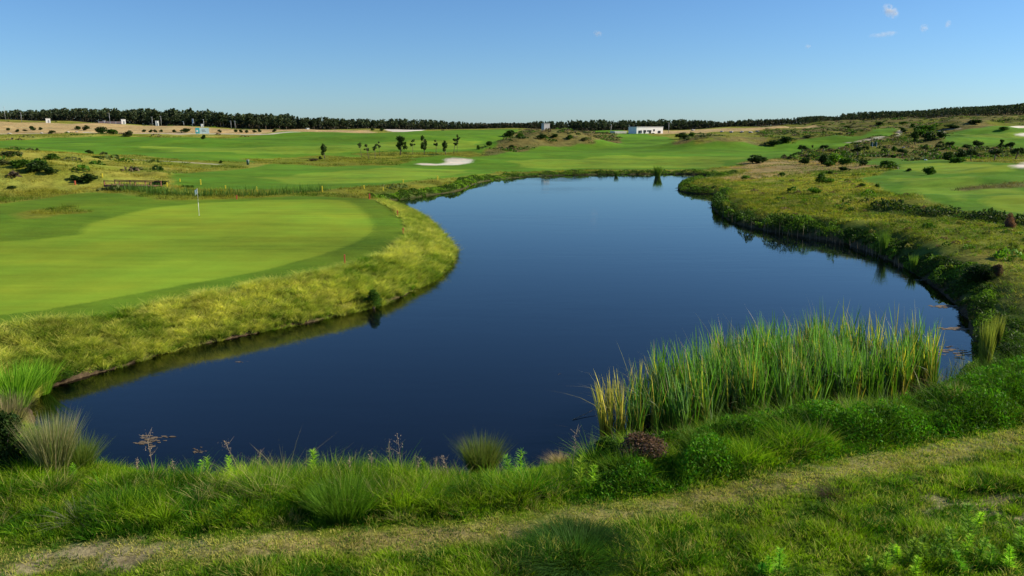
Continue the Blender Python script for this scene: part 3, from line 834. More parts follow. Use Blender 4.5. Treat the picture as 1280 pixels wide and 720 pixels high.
for a in [
 # middle distance, left part
 (400,200,6,5,'dark','tiny dark shrub right of the lone pine'),
 (392,201,14,3,'brown','flat brown scrub patch left of the lone pine'),
 (598,187,6,6,'mid','small shrub left of the scrub covered mound'),
 (611,183,10,7,'dark','dark shrub at the left foot of the scrub mound'),
 (637,171,18,9,'dark','dark bush on the left shoulder of the scrub mound'),
 (650,172,12,6,'mid','green bush next to the dark one on the mound shoulder'),
 (677,174,14,7,'dark','dark bush in the middle of the scrub mound'),
 (694,172,12,5,'dark','low dark bush right of the mound centre'),
 (712,174,9,6,'mid','green bush on the right of the scrub mound'),
 (730,176,8,5,'olive','olive bush at the right end of the scrub mound'),
 (640,184,10,3,'dark','flat dark patch of heath below the mound'),
 (855,174,22,9,'dark','dark bush on the shaded side of the right mound'),
 (864,171,10,7,'mid','green bush on the top of the right mound'),
 (40,163,9,6,'dark','round dark shrub above the left end of the sandy track'),
 (31,164,7,3,'olive','small olive shrub left of the round shrub by the track'),
 (65,167,10,5,'olive','olive shrub below the round shrub on the track'),
 (97,162,9,5,'dark','dark shrub, left one of the group on the dry field'),
 (107,163,10,7,'dark','taller dark shrub, right one of the group on the dry field'),
 (126,167,18,9,'dark','long dark bush on the sandy track bank'),
 (140,168,14,9,'mid','green bush joined to the right end of the long bush'),
 (161,171,15,10,'olive','big olive bush where the track leaves the bush row'),
 (232,166,14,6,'dark','dark shrub behind the teal billboard on its left'),
 (255,174,7,6,'dark','dark bush standing below the teal billboard'),
 (112,192,11,5,'dark','dark bush on the fairway edge of the left dunes'),
 (144,198,16,5,'dark','low dark bush in the pale dune grass'),
 (122,197,16,3,'mid','flat green heath left of the low dune bush'),
 (65,200,20,9,'mid','green bush with yellow flowers on the left dune'),
 (12,196,26,9,'olive','olive bush on the crest at the left edge'),
 (28,208,26,12,'mid','green bush on the shaded dune side by the left edge'),
 (48,214,34,14,'dark','big dark bush hanging over the dune hollow'),
 (62,218,20,10,'dark','dark bush at the right end of the dune hollow'),
 (92,225,14,7,'dark','small dark bush left of the ditch shrubs'),
 (108,229,28,13,'dark','broad dark bush left of the timber footbridge'),
 (14,236,14,4,'dark','tiny dark shrub in the rough by the left edge'),
 (276,204,5,4,'dark','tiny bush where the pale track ends'),
 (150,237,16,4,'dark','low dark tuft in front of the footbridge'),
 (198,233,26,8,'dark','dark shrub at the right end of the footbridge'),
 (233,235,18,5,'mid','green shrub between footbridge and ditch reeds'),
 # right side
 (943,204,32,11,'dark','wide dark bush on the pond side of the far fairway'),
 (966,182,24,7,'dark','left dark bush between fairway and heath slope'),
 (983,179,22,9,'dark','right dark bush between fairway and heath slope'),
 (987,199,9,5,'olive','small bush left of the round bush by the thicket'),
 (1007,206,17,10,'dark','round dark bush left of the bright thicket'),
 (1030,206,17,14,'dark','dark left end bush of the bright thicket'),
 (1043,205,24,16,'bright','bright green bush in the middle of the thicket'),
 (1036,208,18,8,'mid','low green bush at the front of the thicket'),
 (1058,206,18,12,'mid','mid green bush on the right of the thicket'),
 (1080,207,14,8,'dark','dark bush at the right end of the thicket'),
 (1054,214,18,6,'dark','dark low bush in front of the thicket on bare ground'),
 (1037,218,8,5,'dark','small dark shrub right of the bright round one'),
 (1110,210,29,10,'mid','wide green bush in front of the lower putting green'),
 (1164,218,20,11,'mid','green bush overlapping the front edge of the lower putting green'),
 (1136,214,8,4,'dark','tiny shrub between the two bushes before the putting green'),
 (1026,229,14,14,'mid','round bright bush on the tan rough'),
 (1037,229,12,8,'bright','light green side bush against the round bush'),
 (1018,242,22,9,'bright','bright low bush on the slope of the right shore'),
 (977,220,11,5,'mid','small green tuft bush on the tan rough'),
 (1076,234,11,6,'mid','small bush on the rough left of the mown slope'),
 (1096,234,7,6,'mid','tiny round bush right of the small bush on the rough'),
 (932,224,14,6,'bright','bright low shrub near the inlet of the pond'),
 (1147,170,20,10,'mid','left bush of the hill thicket by the winding path'),
 (1156,165,26,12,'mid','upper bush of the hill thicket'),
 (1163,175,22,11,'dark','dark bush in the middle of the hill thicket'),
 (1176,174,13,11,'dark','dark bush at the right end of the hill thicket'),
 (1128,165,9,6,'dark','small dark bush left of the hill thicket'),
 (1141,159,8,5,'mid','tiny bush above the hill thicket'),
 (1184,202,20,13,'dark','dark round bush, left of the pair above the putting green'),
 (1197,204,20,10,'mid','low green bush in front of the round bush pair'),
 (1199,199,18,13,'dark','dark bush, right of the pair above the putting green'),
 (1167,192,9,5,'dark','flat dark shrub next to a small pine on the slope'),
 (1105,190,10,6,'mid','green shrub on the left of the brown slope'),
 (1117,189,7,7,'mid','small shrub between two slope pines'),
 (1232,189,16,5,'dark','flat dark heath at the edge of the upper fairway'),
 (1107,197,6,4,'dark','tiny shrub at the foot of the brown slope'),
 (1190,160,20,5,'dark','dark heath patch above the upper fairway'),
 (1220,155,22,6,'dark','dark heath on the hill crest under the forest'),
 (1100,156,14,4,'dark','dark heath patch on the left hill crest'),
 (1060,160,18,4,'olive','olive heath patch on the hill slope'),
 (1010,172,14,4,'olive','olive heath beside the hill fairway'),
 (1130,155,12,4,'mid','green heath patch on the middle hill crest'),
 (1255,162,14,4,'mid','green heath above the far right bunker')]:
    bush(*a)
for px_, py_ in [(10,163),(22,164.5),(50,162),(180,165),(189,165),(194,165),(202,165),(218,165),(275,165),(295,165),(301,165),(309,165.5),(318,165.5),(324,164.5),(343,164.5),(465,163),(477,163)]:
    bush(px_, py_ + .6, 6, 4, 'dark', 'tiny dark shrub along the sandy track under the wood', group='tiny shrubs along the sandy track')
bush(467, 386, 26, 28, 'mid', 'dark green round rush bush at the foot of the yellow bank', near=True)
bush(803, 578, 78, 42, 'brown', 'round brown dead looking bush beside the reeds', near=True)
bush(760, 578, 46, 38, 'mid', 'small green leafed bush left of the brown bush', near=True)
bush(1268, 468, 62, 42, 'dark', 'dark domed bush at the right edge of the pond bank', near=True)
bush(1224, 352, 52, 24, 'dark', 'dark domed bush on the upper right bank', near=True)
bush(1262, 285, 20, 20, 'pinkish', 'reddish brown shrub by the ditch on the right', near=True)
bush(1246, 345, 18, 18, 'brown', 'brownish shrub beside the dark domed bush', near=True)
bush(4, 590, 70, 90, 'dark', 'dark leafy bush at the lower left edge', near=True)
bush(80, 474, 30, 14, 'mid', 'grey green low shrub on the left shore corner', near=True)

# ------------------------------------------------------------------ ground cover that nobody could count
def keep(P, zid=None): return P[inview(P[:, 0], P[:, 1], P[:, 2])]
# 1 near bank grass
rng = np.random.default_rng(21)
n = 80000
X = rng.uniform(-19, 23, n); Y = rng.uniform(10.2, 24, n)
d = sdf(X, Y); ok = (d > 0.02) & (Y < 21.5 + 0 * X) & ((X > -19) | (Y < 20)); X, Y, d = X[ok], Y[ok], d[ok]
Zz = height(X, Y); ok = inview(X, Y, Zz, 240); X, Y, d, Zz = X[ok], Y[ok], d[ok], Zz[ok]
dp = seg_dist(X, Y, PATH); below = Y < np.interp(X, PATH[:, 0], PATH[:, 1])
band = sstep(.35, 1.3, dp) * (~below)
nn = fbm(X, Y, 1.3, 91, 3); n2_ = fbm(X, Y, .45, 93, 2)
bare = np.clip(sstep(.75, .2, dp) , 0, 1)
hgt = 0.06 + band * (0.16 + .30 * sstep(.35, .7, nn)) + below * (.05 + .16 * sstep(.5, .75, nn)) * sstep(.3, .8, dp)
hgt *= 0.6 + 0.8 * n2_; hgt *= np.where(band > 0, .35 + .65 * sstep(0, 1.4, d), 1)
_c, _r, _z, soil = ground_colour(X, Y, True)
kp = rng.random(len(X)) > np.clip(soil * 1.15 * (fbm(X, Y, .3, 95, 2) > .42), 0, .9)
X, Y, Zz, hgt, nn, band, bare = [q[kp] for q in (X, Y, Zz, hgt, nn, band, bare)]
T_ = len(X); K = 11
rep = np.repeat(np.arange(T_), K); m = len(rep)
ang = rng.uniform(0, 2 * pi, m); rr = rng.uniform(0, .07, m) + .03
P = np.stack([X[rep] + rr * np.cos(ang), Y[rep] + rr * np.sin(ang), Zz[rep] - .01], 1)
g1 = np.array((.045, .145, .004)); g2 = np.array((.26, .40, .012)); yl = np.array((.46, .43, .11))
mixv = np.clip(rng.normal(.36, .22, T_) + (fbm(X, Y, .5, 97, 3) - .5) * 3.2, 0, 1)[:, None]
tc_ = g1 + (g2 - g1) * mixv
yk = (rng.random(T_) < (.06 + .5 * bare + .12 * (band < .5)))[:, None]
tc_ = np.where(yk, yl, tc_)
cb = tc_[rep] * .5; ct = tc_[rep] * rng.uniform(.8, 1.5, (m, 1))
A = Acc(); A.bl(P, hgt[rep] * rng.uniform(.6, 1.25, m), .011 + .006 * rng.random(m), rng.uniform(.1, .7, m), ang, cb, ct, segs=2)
print('near blades', m)
# taller clumps mixed through the strip
ok = (band > .3); xs, ys, zs, hs = X[ok], Y[ok], Zz[ok], hgt[ok]; pick = rng.random(len(xs)) < .055; xs, ys, zs, hs = xs[pick], ys[pick], zs[pick], hs[pick]
S = len(xs); K = 38; rep = np.repeat(np.arange(S), K); m = len(rep); ang = rng.uniform(0, 2 * pi, m); rr_ = .10 * np.sqrt(rng.random(m))
kind_ = rng.integers(0, 6, S); cc_ = np.array([(.03, .10, .004), (.06, .19, .006), (.20, .36, .012), (.30, .40, .03), (.05, .15, .01), (.42, .36, .15)])[kind_]
hh_ = (hs * rng.uniform(.9, 1.7, S) + .06) * np.where(kind_ == 5, 1.15, 1); wdt = np.where(kind_ == 1, .024, np.where(kind_ == 2, .016, .010))
A.bl(np.stack([xs[rep] + rr_ * np.cos(ang), ys[rep] + rr_ * np.sin(ang), zs[rep] - .02], 1), hh_[rep] * rng.uniform(.5, 1.1, m), wdt[rep] * rng.uniform(.7, 1.3, m), rng.uniform(.1, .8, m), ang, cc_[rep] * .45, cc_[rep] * rng.uniform(.8, 1.5, (m, 1)), segs=3, droop=.08)
o = link('bank_grass', A.mesh('bank_grass', M_BLADE)); tag(o, 'lush green grass of mixed height on the near bank and path verge', 'grass', kind='stuff')

# 2 dark leafy growth between path and reeds
n = 400000
X = rng.uniform(-2, 23, n); Y = rng.uniform(12, 25.6, n)
d = sdf(X, Y); dp = seg_dist(X, Y, PATH); below = Y < np.interp(X, PATH[:, 0], PATH[:, 1])
pxx = 640 + 1000 * X / (Y * .98 + 1.6)
dens = sstep(690, 830, pxx) * (~below) * sstep(.45, .8, dp) * sstep(.35, .8, d) * (sstep(9, 7.0, d))
hh = (0.14 + .62 * sstep(.3, .7, fbm(X, Y, 1.1, 101, 3))) * sstep(.4, 1.2, dp) * sstep(.3, 1.7, d) * dens
ok = (dens > .15) & (fbm(X, Y, .35, 103, 2) > .33 - .2 * dens)
X, Y, hh, d = X[ok], Y[ok], hh[ok], d[ok]; Zz = height(X, Y); ok = inview(X, Y, Zz, 240); X, Y, hh, Zz = X[ok], Y[ok], hh[ok], Zz[ok]
lump = fbm(X, Y, .5, 105, 2)
zz = hh * (rng.random(len(X)) ** .45) * (.6 + .7 * lump)
P = np.stack([X, Y, Zz + zz], 1)
c = cvar(len(P), (.055, .145, .006), .45, .3) * (0.7 + .9 * sstep(.35, .65, lump))[:, None]
A = Acc(); A.lf(P, rng.uniform(.022, .048, len(P)), c, elong=2.6, up=.3)
k = rng.choice(len(P), 30000, replace=False)
A.bl(np.stack([X[k], Y[k], Zz[k]], 1), hh[k] * rng.uniform(.7, 1.6, 30000) + .05, .012 * np.ones(30000), rng.uniform(.05, .7, 30000), rng.uniform(0, 6.28, 30000), cvar(30000, (.04, .10, .008)), cvar(30000, (.09, .18, .010), .4, .25), segs=2)
print('leafy', len(P))
o = link('bank_undergrowth', A.mesh('bank_undergrowth', M_LEAF)); tag(o, 'dense dark green leafy undergrowth between the path and the reeds', 'undergrowth', kind='stuff')

# 3 reed bed
RB = np.array([onplane(px_, py_) for px_, py_ in [(742,548),(770,556),(862,552),(950,533),(1050,512),(1120,496),(1168,486),(1172,462),(1090,452),(1010,452),(930,466),(850,492),(790,515),(745,530)]]).reshape(-1, 2)
n = 13000
X = rng.uniform(RB[:, 0].min(), RB[:, 0].max(), n); Y = rng.uniform(RB[:, 1].min(), RB[:, 1].max(), n)
k = inpoly(X, Y, RB) & (fbm(X, Y, .8, 111, 3) > .455); X, Y = X[k], Y[k]
pxx = proj(X, Y, 0 * X)[0]
k = (rng.random(len(X)) < .35 + .65 * sstep(800, 900, pxx) * (1 - .4 * sstep(1120, 1165, pxx))); X, Y, pxx = X[k], Y[k], pxx[k]
kq = rng.random(len(X)) < .50; X, Y, pxx = X[kq], Y[kq], pxx[kq]
S = len(X); K = 5; rep = np.repeat(np.arange(S), K); m = len(rep)
Hs = (1.6 + .9 * fbm(X, Y, 1.3, 113, 2)) * (.75 + .42 * rng.random(S)) * (.86 + .14 * sstep(790, 900, pxx))
wind = pi * .93
ang = np.where(rng.random(m) < .45, wind + rng.normal(0, .6, m), rng.uniform(0, 2 * pi, m))
P = np.stack([X[rep] + rng.normal(0, .03, m), Y[rep] + rng.normal(0, .03, m), -.08 + 0 * rep], 1)
gcol = np.array((.075, .21, .010)); yc = np.array((.46, .40, .05)); bl_ = np.array((.13, .27, .07))
f = rng.random((S, 1)); yp = np.clip(.10 + .85 * sstep(815, 760, pxx) + .3 * sstep(1080, 1165, pxx) * (rng.random(S) > .4), 0, 1)[:, None]
sc = np.where(f < yp, yc, np.where(f > .75, bl_, gcol)) * rng.uniform(.75, 1.3, (S, 1))
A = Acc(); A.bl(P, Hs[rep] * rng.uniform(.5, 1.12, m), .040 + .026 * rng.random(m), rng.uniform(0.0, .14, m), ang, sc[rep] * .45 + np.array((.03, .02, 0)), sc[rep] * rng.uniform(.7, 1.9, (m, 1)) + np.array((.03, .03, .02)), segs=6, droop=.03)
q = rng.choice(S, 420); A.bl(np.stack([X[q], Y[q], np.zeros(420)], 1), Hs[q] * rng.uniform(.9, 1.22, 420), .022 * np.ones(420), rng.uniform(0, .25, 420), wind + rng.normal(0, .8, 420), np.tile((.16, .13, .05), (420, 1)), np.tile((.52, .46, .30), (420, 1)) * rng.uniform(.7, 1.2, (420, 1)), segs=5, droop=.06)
# bent tips and dead leaves
q = rng.choice(S, 1600); A.bl(np.stack([X[q], Y[q], .25 + rng.random(1600) * .7], 1), rng.uniform(.5, 1.1, 1600), .018 * np.ones(1600), rng.uniform(.2, .8, 1600), wind + rng.normal(0, 1.2, 1600), sc[q], np.tile((.33, .31, .18), (1600, 1)) * rng.uniform(.7, 1.2, (1600, 1)), segs=4, droop=.35)
print('reed leaves', m)
o = link('reed_bed', A.mesh('reed_bed', M_REED)); tag(o, 'tall green and yellowing reed bed standing in the shallow water', 'reeds', kind='stuff')
# stragglers at the right end of the bed
SB = np.array([onplane(px_, py_) for px_, py_ in [(1165,470),(1216,455),(1214,486),(1190,508),(1150,512)]]).reshape(-1, 2)
X = rng.uniform(SB[:, 0].min(), SB[:, 0].max(), 600); Y = rng.uniform(SB[:, 1].min(), SB[:, 1].max(), 600); k = inpoly(X, Y, SB) & (fbm(X, Y, .5, 117, 2) > .45); X, Y = X[k], Y[k]; m = len(X)
A = Acc(); A.bl(np.stack([X, Y, np.full(m, -.05)], 1), rng.uniform(.3, 1.3, m), .018 * np.ones(m), rng.uniform(0, .35, m), rng.uniform(0, 6.28, m), cvar(m, (.12, .13, .02), .4), cvar(m, (.34, .34, .06), .4), segs=3)
o = link('sparse_reeds', A.mesh('sparse_reeds', M_REED)); tag(o, 'sparse yellowish reeds in the shallows right of the reed bed', 'reeds', kind='stuff')
# dead reed litter at the waterline
n = 5200; X = rng.uniform(0, 15, n); Y = rng.uniform(19, 30, n); k = (inpoly(X, Y, RB * [1, 1]) | (np.abs(sdf(X, Y)) < .7)) & (proj(X, Y, 0 * X)[0] > 740) & (Y < 29); X, Y = X[k], Y[k]; m = len(X)
A = Acc(); A.bl(np.stack([X, Y, np.maximum(height(X, Y), -.04)], 1), rng.uniform(.2, .6, m), .014 * np.ones(m), rng.uniform(.4, 2.2, m), rng.uniform(0, 6.28, m), cvar(m, (.12, .075, .04)), cvar(m, (.24, .18, .09)), segs=2)
o = link('reed_litter', A.mesh('reed_litter', M_DRY)); tag(o, 'brown broken reed litter lying at the foot of the reeds', 'dead reeds', kind='stuff')

# 4 tufted grass of the left bank
seg = np.roll(SHORE, -1, 0) - SHORE; ln = np.hypot(seg[:, 0], seg[:, 1]); my = SHORE[:, 1]; mx_ = SHORE[:, 0]
wgt = np.where((my > 24) & (mx_ < 5.5) & (my < 84), ln / np.clip(my / 35, .6, 9), 0)
n = 30000; ii = rng.choice(len(SHORE), n, p=wgt / wgt.sum()); off = rng.uniform(-.1, 5.5, n)
nrm = np.stack([-seg[:, 1], seg[:, 0]], 1) / (ln[:, None] + 1e-9)
q = SHORE[ii] + seg[ii] * rng.random((n, 1)) + rng.normal(0, .1, (n, 2)); c1_ = q + nrm[ii] * off[:, None]; c2_ = q - nrm[ii] * off[:, None]
use = sdf(c1_[:, 0], c1_[:, 1]) > sdf(c2_[:, 0], c2_[:, 1]); q = np.where(use[:, None], c1_, c2_); X, Y = q[:, 0], q[:, 1]; d = sdf(X, Y)
col_, ro_, zi_, _s = ground_colour(X, Y, True)
k = (d > -.12) & (d < 5.5) & (zi_ == -1); X, Y, d = X[k], Y[k], d[k]; Zz = height(X, Y); k = inview(X, Y, Zz); X, Y, Zz, d = X[k], Y[k], Zz[k], d[k]
print('tufts', len(X))
A = Acc()
big_ = rng.random(len(X)) < .24 * (.5 + fbm(X, Y, 1.2, 125, 2))
for sel, K, hr, sp, wl in ((big_, 46, (.24, .50), .11, .85), (~big_, 7, (.06, .22), .09, .8)):
    x_, y_, z_ = X[sel], Y[sel], Zz[sel]; S = len(x_); rep = np.repeat(np.arange(S), K); m = len(rep)
    ang = rng.uniform(0, 2 * pi, m); rr_ = sp * np.sqrt(rng.random(m)); P = np.stack([x_[rep] + rr_ * np.cos(ang), y_[rep] + rr_ * np.sin(ang), z_[rep] - .03], 1)
    dwn = -.9 + rng.normal(0, .7, S)
    ang = np.where(rng.random(m) < .45, dwn[rep] + rng.normal(0, .35, m), ang)
    f = np.clip((fbm(x_, y_, 1.6, 121, 2) - .5) * 1.2 + .48 + rng.normal(0, .27, S), 0, 1)[:, None]
    t1 = np.array((.12, .23, .010)); t2 = np.array((.80, .70, .16)); tcol = t1 + (t2 - t1) * f
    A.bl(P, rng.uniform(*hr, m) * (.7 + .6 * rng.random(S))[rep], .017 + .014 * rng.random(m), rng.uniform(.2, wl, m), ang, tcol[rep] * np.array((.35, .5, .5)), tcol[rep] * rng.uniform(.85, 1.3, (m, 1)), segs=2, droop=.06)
print('left bank', m)
o = link('tufted_bank_grass', A.mesh('tufted_bank_grass', M_BLADE)); tag(o, 'yellow green tufted grass covering the steep left pond bank', 'grass', kind='stuff')

# 5 rough of the right bank
n = 60000
Y = 22 + 90 * rng.random(n) ** 1.3; X = rng.uniform(6, 70, n); d = sdf(X, Y)
col_, ro_, zi_, _s = ground_colour(X, Y, True)
zn = np.array([('x' if i < 0 else Z[i][0]) for i in zi_])
k = (d > .1) & ((zi_ == -1) | (zn == 'dryrough') | (zn == 'tan') | (zn == 'dark')); X, Y, d, col_ = X[k], Y[k], d[k], col_[k]; Zz = height(X, Y); k = inview(X, Y, Zz) & (fbm(X, Y, 2.5, 131, 2) > .36); X, Y, Zz, d, col_ = X[k], Y[k], Zz[k], d[k], col_[k]
S = len(X); K = 9; rep = np.repeat(np.arange(S), K); m = len(rep); sc_w = np.clip(Y / 35, .8, 2.6)
P = np.stack([X[rep] + rng.normal(0, .1, m) * sc_w[rep], Y[rep] + rng.normal(0, .1, m) * sc_w[rep], Zz[rep] - .02], 1)
pt = fbm(X, Y, 3.2, 133, 2)[:, None]; tcol = col_ * rng.uniform(.6, 1.6, (S, 1)) * np.where(rng.random((S, 1)) < .2, (.6, 1.0, .5), (1.1, 1.05, 1)) * np.where(pt > .6, (.6, .8, .5), np.where(pt < .38, (1.35, 1.2, 1.1), (1, 1, 1)))
A = Acc(); A.bl(P, rng.uniform(.08, .26, m), (.018 + .014 * rng.random(m)) * sc_w[rep], rng.uniform(.3, 1.0, m), rng.uniform(0, 6.28, m), tcol[rep] * .75, tcol[rep] * rng.uniform(.9, 1.4, (m, 1)), segs=2)
print('right rough', m)
o = link('rough_grass', A.mesh('rough_grass', M_BLADE)); tag(o, 'patchy green and straw coloured rough on the right bank', 'grass', kind='stuff')

n = 60000
pxr = rng.uniform(-140, 1430, n); Y = 62 * np.exp(rng.random(n) * math.log(300 / 62)); X = Y * (pxr - 640) / 1020; d = sdf(X, Y)
col_, ro_, zi_, _s = ground_colour(X, Y, True); zn = np.array([('x' if i < 0 else Z[i][0]) for i in zi_])
k = (d > 1.5) & ((zi_ == -1) | (zn == 'dryrough') | (zn == 'tan') | (zn == 'rough') | (zn == 'scrub')) & ((fbm(X, Y, 5, 135, 2) > .4)); X, Y, col_ = X[k], Y[k], col_[k]; Zz = height(X, Y)
S = len(X); K = 8; rep = np.repeat(np.arange(S), K); m = len(rep); w_ = Y / 90
P = np.stack([X[rep] + rng.normal(0, .25, m) * w_[rep], Y[rep] + rng.normal(0, .25, m) * w_[rep], Zz[rep] - .02], 1)
pt = fbm(X, Y, 7, 137, 3)[:, None]; tcol = col_ * rng.uniform(.55, 1.5, (S, 1)) * np.where(pt > .56, (.55, .8, .5), np.where(pt < .42, (1.4, 1.2, 1.1), (1, 1, 1)))
A = Acc(); A.bl(P, rng.uniform(.15, .42, m), .05 * w_[rep] * rng.uniform(.6, 1.3, m), rng.uniform(.2, .9, m), rng.uniform(0, 6.28, m), tcol[rep] * .7, tcol[rep] * rng.uniform(.85, 1.3, (m, 1)), segs=1)
print('dune grass', m)
o = link('dune_grass', A.mesh('dune_grass', M_BLADE)); tag(o, 'yellow green dune grass in the far rough areas', 'grass', kind='stuff')

# 6 dark growth hanging over the right and far shore, ditch scrub, dune heath
A = Acc()
seg = np.roll(SHORE, -1, 0) - SHORE; ln = np.hypot(seg[:, 0], seg[:, 1]); my = SHORE[:, 1]; mx_ = SHORE[:, 0]
wgt = ln / np.clip(my / 40, .7, 9) ** 1.0
wgt = np.where((my < 24.5) | ((mx_ < 5.5) & (my < 81)), 0, wgt)
n = 120000; ii = rng.choice(len(SHORE), n, p=wgt / wgt.sum()); off = rng.uniform(-.2, 5.2, n) * np.where(rng.random(n) < .6, .5, 1.0)
nrm = np.stack([-seg[:, 1], seg[:, 0]], 1) / (ln[:, None] + 1e-9)
q = SHORE[ii] + seg[ii] * rng.random((n, 1)); c1_ = q + nrm[ii] * off[:, None]; c2_ = q - nrm[ii] * off[:, None]
use = sdf(c1_[:, 0], c1_[:, 1]) > sdf(c2_[:, 0], c2_[:, 1]); q = np.where(use[:, None], c1_, c2_); X, Y = q[:, 0], q[:, 1]; d = sdf(X, Y)
wd_ = .5 + 1.8 * fbm(X, Y, 3.0, 141, 2) + sstep(80, 140, Y) * 1.5
k = (d > -.25) & (d < wd_) & (fbm(X, Y, 1.0, 147, 2) > .33); X, Y, d, wd_ = X[k], Y[k], d[k], wd_[k]
Zz = height(X, Y); k = inview(X, Y, Zz); X, Y, Zz, d, wd_ = X[k], Y[k], Zz[k], d[k], wd_[k]
hh = (.12 + .70 * sstep(.35, .72, fbm(X, Y, 2.0, 143, 3))) * sstep(-.5, .3, d) * sstep(wd_ + .2, wd_ - .9, d)
hh *= np.where((Y > 58) & (Y < 85) & (X > 0), 1.7, 1.0) * np.where(Y > 100, .8, 1.0)
sz = np.clip(Y / 38, .9, 1.9) * .06
P = np.stack([X, Y, np.maximum(Zz, 0) + hh * rng.random(len(X)) ** .45], 1)
lump = fbm(X, Y, 1.6, 145, 2)
base = np.where((lump > .53)[:, None], (.095, .17, .015), (.038, .075, .010)) * np.where((X < 0)[:, None], (1.35, 1.35, 1.0), (1, 1, 1))
A.lf(P, sz * rng.uniform(.7, 1.3, len(P)), base * rng.uniform(.6, 1.5, (len(P), 1)), elong=1.9)
print('shore scrub', len(P))
o = link('shore_scrub', A.mesh('shore_scrub', M_LEAF)); tag(o, 'dark low scrub and sedge overhanging the right and far shore', 'scrub', kind='stuff')
A = Acc()
DIT = wpoly([(1085,252),(1120,262),(1160,267),(1200,270),(1240,273),(1290,279),(1340,285)])
n = 26000; X = rng.uniform(DIT[:, 0].min() - 2, DIT[:, 0].max() + 2, n); Y = rng.uniform(DIT[:, 1].min() - 3, DIT[:, 1].max() + 3, n)
q = seg_dist(X, Y, DIT); k = q < .6 + 1.2 * fbm(X, Y, 3, 151, 2); X, Y, q = X[k], Y[k], q[k]; Zz = height(X, Y)
hh = (.1 + .75 * sstep(.3, .75, fbm(X, Y, 1.6, 153, 3))) * sstep(1.6, .2, q); k = rng.random(len(X)) < hh * 1.6; X, Y, q, Zz, hh = X[k], Y[k], q[k], Zz[k], hh[k]
P = np.stack([X, Y, Zz + hh * rng.random(len(X)) ** .5], 1); A.lf(P, rng.uniform(.08, .15, len(P)), cvar(len(P), (.032, .06, .014), .4, .2), elong=2)
o = link('ditch_scrub', A.mesh('ditch_scrub', M_LEAF)); tag(o, 'dark band of scrub filling the ditch below the right fairway', 'scrub', kind='stuff')
# ditch reeds behind the green, left
A = Acc(); DIT2 = wpoly([(150,238),(200,242),(260,245),(320,244.5),(375,241),(400,238)])
n = 9000; X = rng.uniform(DIT2[:, 0].min() - 2, DIT2[:, 0].max() + 2, n); Y = rng.uniform(DIT2[:, 1].min() - 4, DIT2[:, 1].max() + 4, n)
q = seg_dist(X, Y, DIT2); k = q < 1.2; X, Y = X[k], Y[k]; m = len(X)
A.bl(np.stack([X, Y, height(X, Y)], 1), rng.uniform(.5, 1.3, m) * (.6 + .6 * fbm(X, Y, 3, 155, 2)), .05 * np.ones(m), rng.uniform(0, .3, m), rng.uniform(0, 6.28, m), cvar(m, (.045, .10, .018)), cvar(m, (.12, .21, .03)), segs=2)
o = link('ditch_reeds', A.mesh('ditch_reeds', M_BLADE)); tag(o, 'strip of green reeds in the ditch behind the putting green', 'reeds', kind='stuff')
# scrub of the slopes
A = Acc()
n = 12000
pxr = rng.uniform(-140, 1430, n); Y = 88 + 420 * rng.random(n) ** 1.1; X = Y * (pxr - 640) / 1020
col_, ro_, zi_, _s = ground_colour(X, Y, True)
zn = np.array([('x' if i < 0 else Z[i][0]) for i in zi_]); isr = ((zi_ == -1) | (zn == 'scrub')) & (sdf(X, Y) > 3) & (Y < 500)
w_ = np.where((pxr > 950) & (Y > 150), .8, np.where((zn == 'scrub') & (Y > 200), 1.0, np.where(pxr < 240, .10, .05)))
k = isr & (rng.random(n) < w_) & (fbm(X, Y, 12, 161, 3) > .42); X, Y = X[k], Y[k]; Zz = height(X, Y)
print('heath clumps', len(X))
K = 34; S = len(X); rep = np.repeat(np.arange(S), K); m = len(rep)
wd = rng.uniform(.5, 2.2, S); ht = rng.uniform(.25, .8, S)
d3 = rng.normal(size=(m, 3)); d3 /= np.linalg.norm(d3, axis=1)[:, None]; d3[:, 2] = np.abs(d3[:, 2])
P = np.stack([X[rep] + d3[:, 0] * wd[rep], Y[rep] + d3[:, 1] * wd[rep], Zz[rep] + d3[:, 2] * ht[rep]], 1)
cc = np.array([DARK, MID, OLIVE, (.10, .075, .05), (.09, .12, .03)])[rng.integers(0, 5, S)] * 1.15
A.lf(P, rng.uniform(.25, .5, m), cc[rep] * rng.uniform(.6, 1.4, (m, 1)), elong=1.6)
o = link('slope_heath', A.mesh('slope_heath', M_LEAF)); tag(o, 'low mixed heath dotted over the dunes and far slopes', 'heath', kind='stuff')

# small shrublets dotted over the right bank
A = Acc(); n = 1700
Y = 22 + 95 * rng.random(n) ** 1.3; X = rng.uniform(6, 66, n)
col_, ro_, zi_, _s = ground_colour(X, Y, True); zn = np.array([('x' if i < 0 else Z[i][0]) for i in zi_])
k = (sdf(X, Y) > .8) & ((zi_ == -1) | (zn == 'dryrough') | (zn == 'tan') | (zn == 'dark')) & (fbm(X, Y, 6, 163, 2) > .38); X, Y = X[k], Y[k]; Zz = height(X, Y)
S = len(X); K = 60; rep = np.repeat(np.arange(S), K); m = len(rep)
wd = rng.uniform(.10, .36, S) * (1 + (rng.random(S) > .9)); ht = wd * rng.uniform(.5, .9, S)
d3 = rng.normal(size=(m, 3)); d3 /= np.linalg.norm(d3, axis=1)[:, None]; d3[:, 2] = np.abs(d3[:, 2])
P = np.stack([X[rep] + d3[:, 0] * wd[rep], Y[rep] + d3[:, 1] * wd[rep], Zz[rep] + d3[:, 2] * ht[rep]], 1)
cc = np.array([DARK, MID, BRIGHT, (.13, .16, .02), (.16, .11, .06), (.24, .22, .05)])[rng.integers(1, 6, S)]
A.lf(P, wd[rep] * .26 * rng.uniform(.7, 1.3, m), cc[rep] * rng.uniform(.6, 1.4, (m, 1)), elong=2)
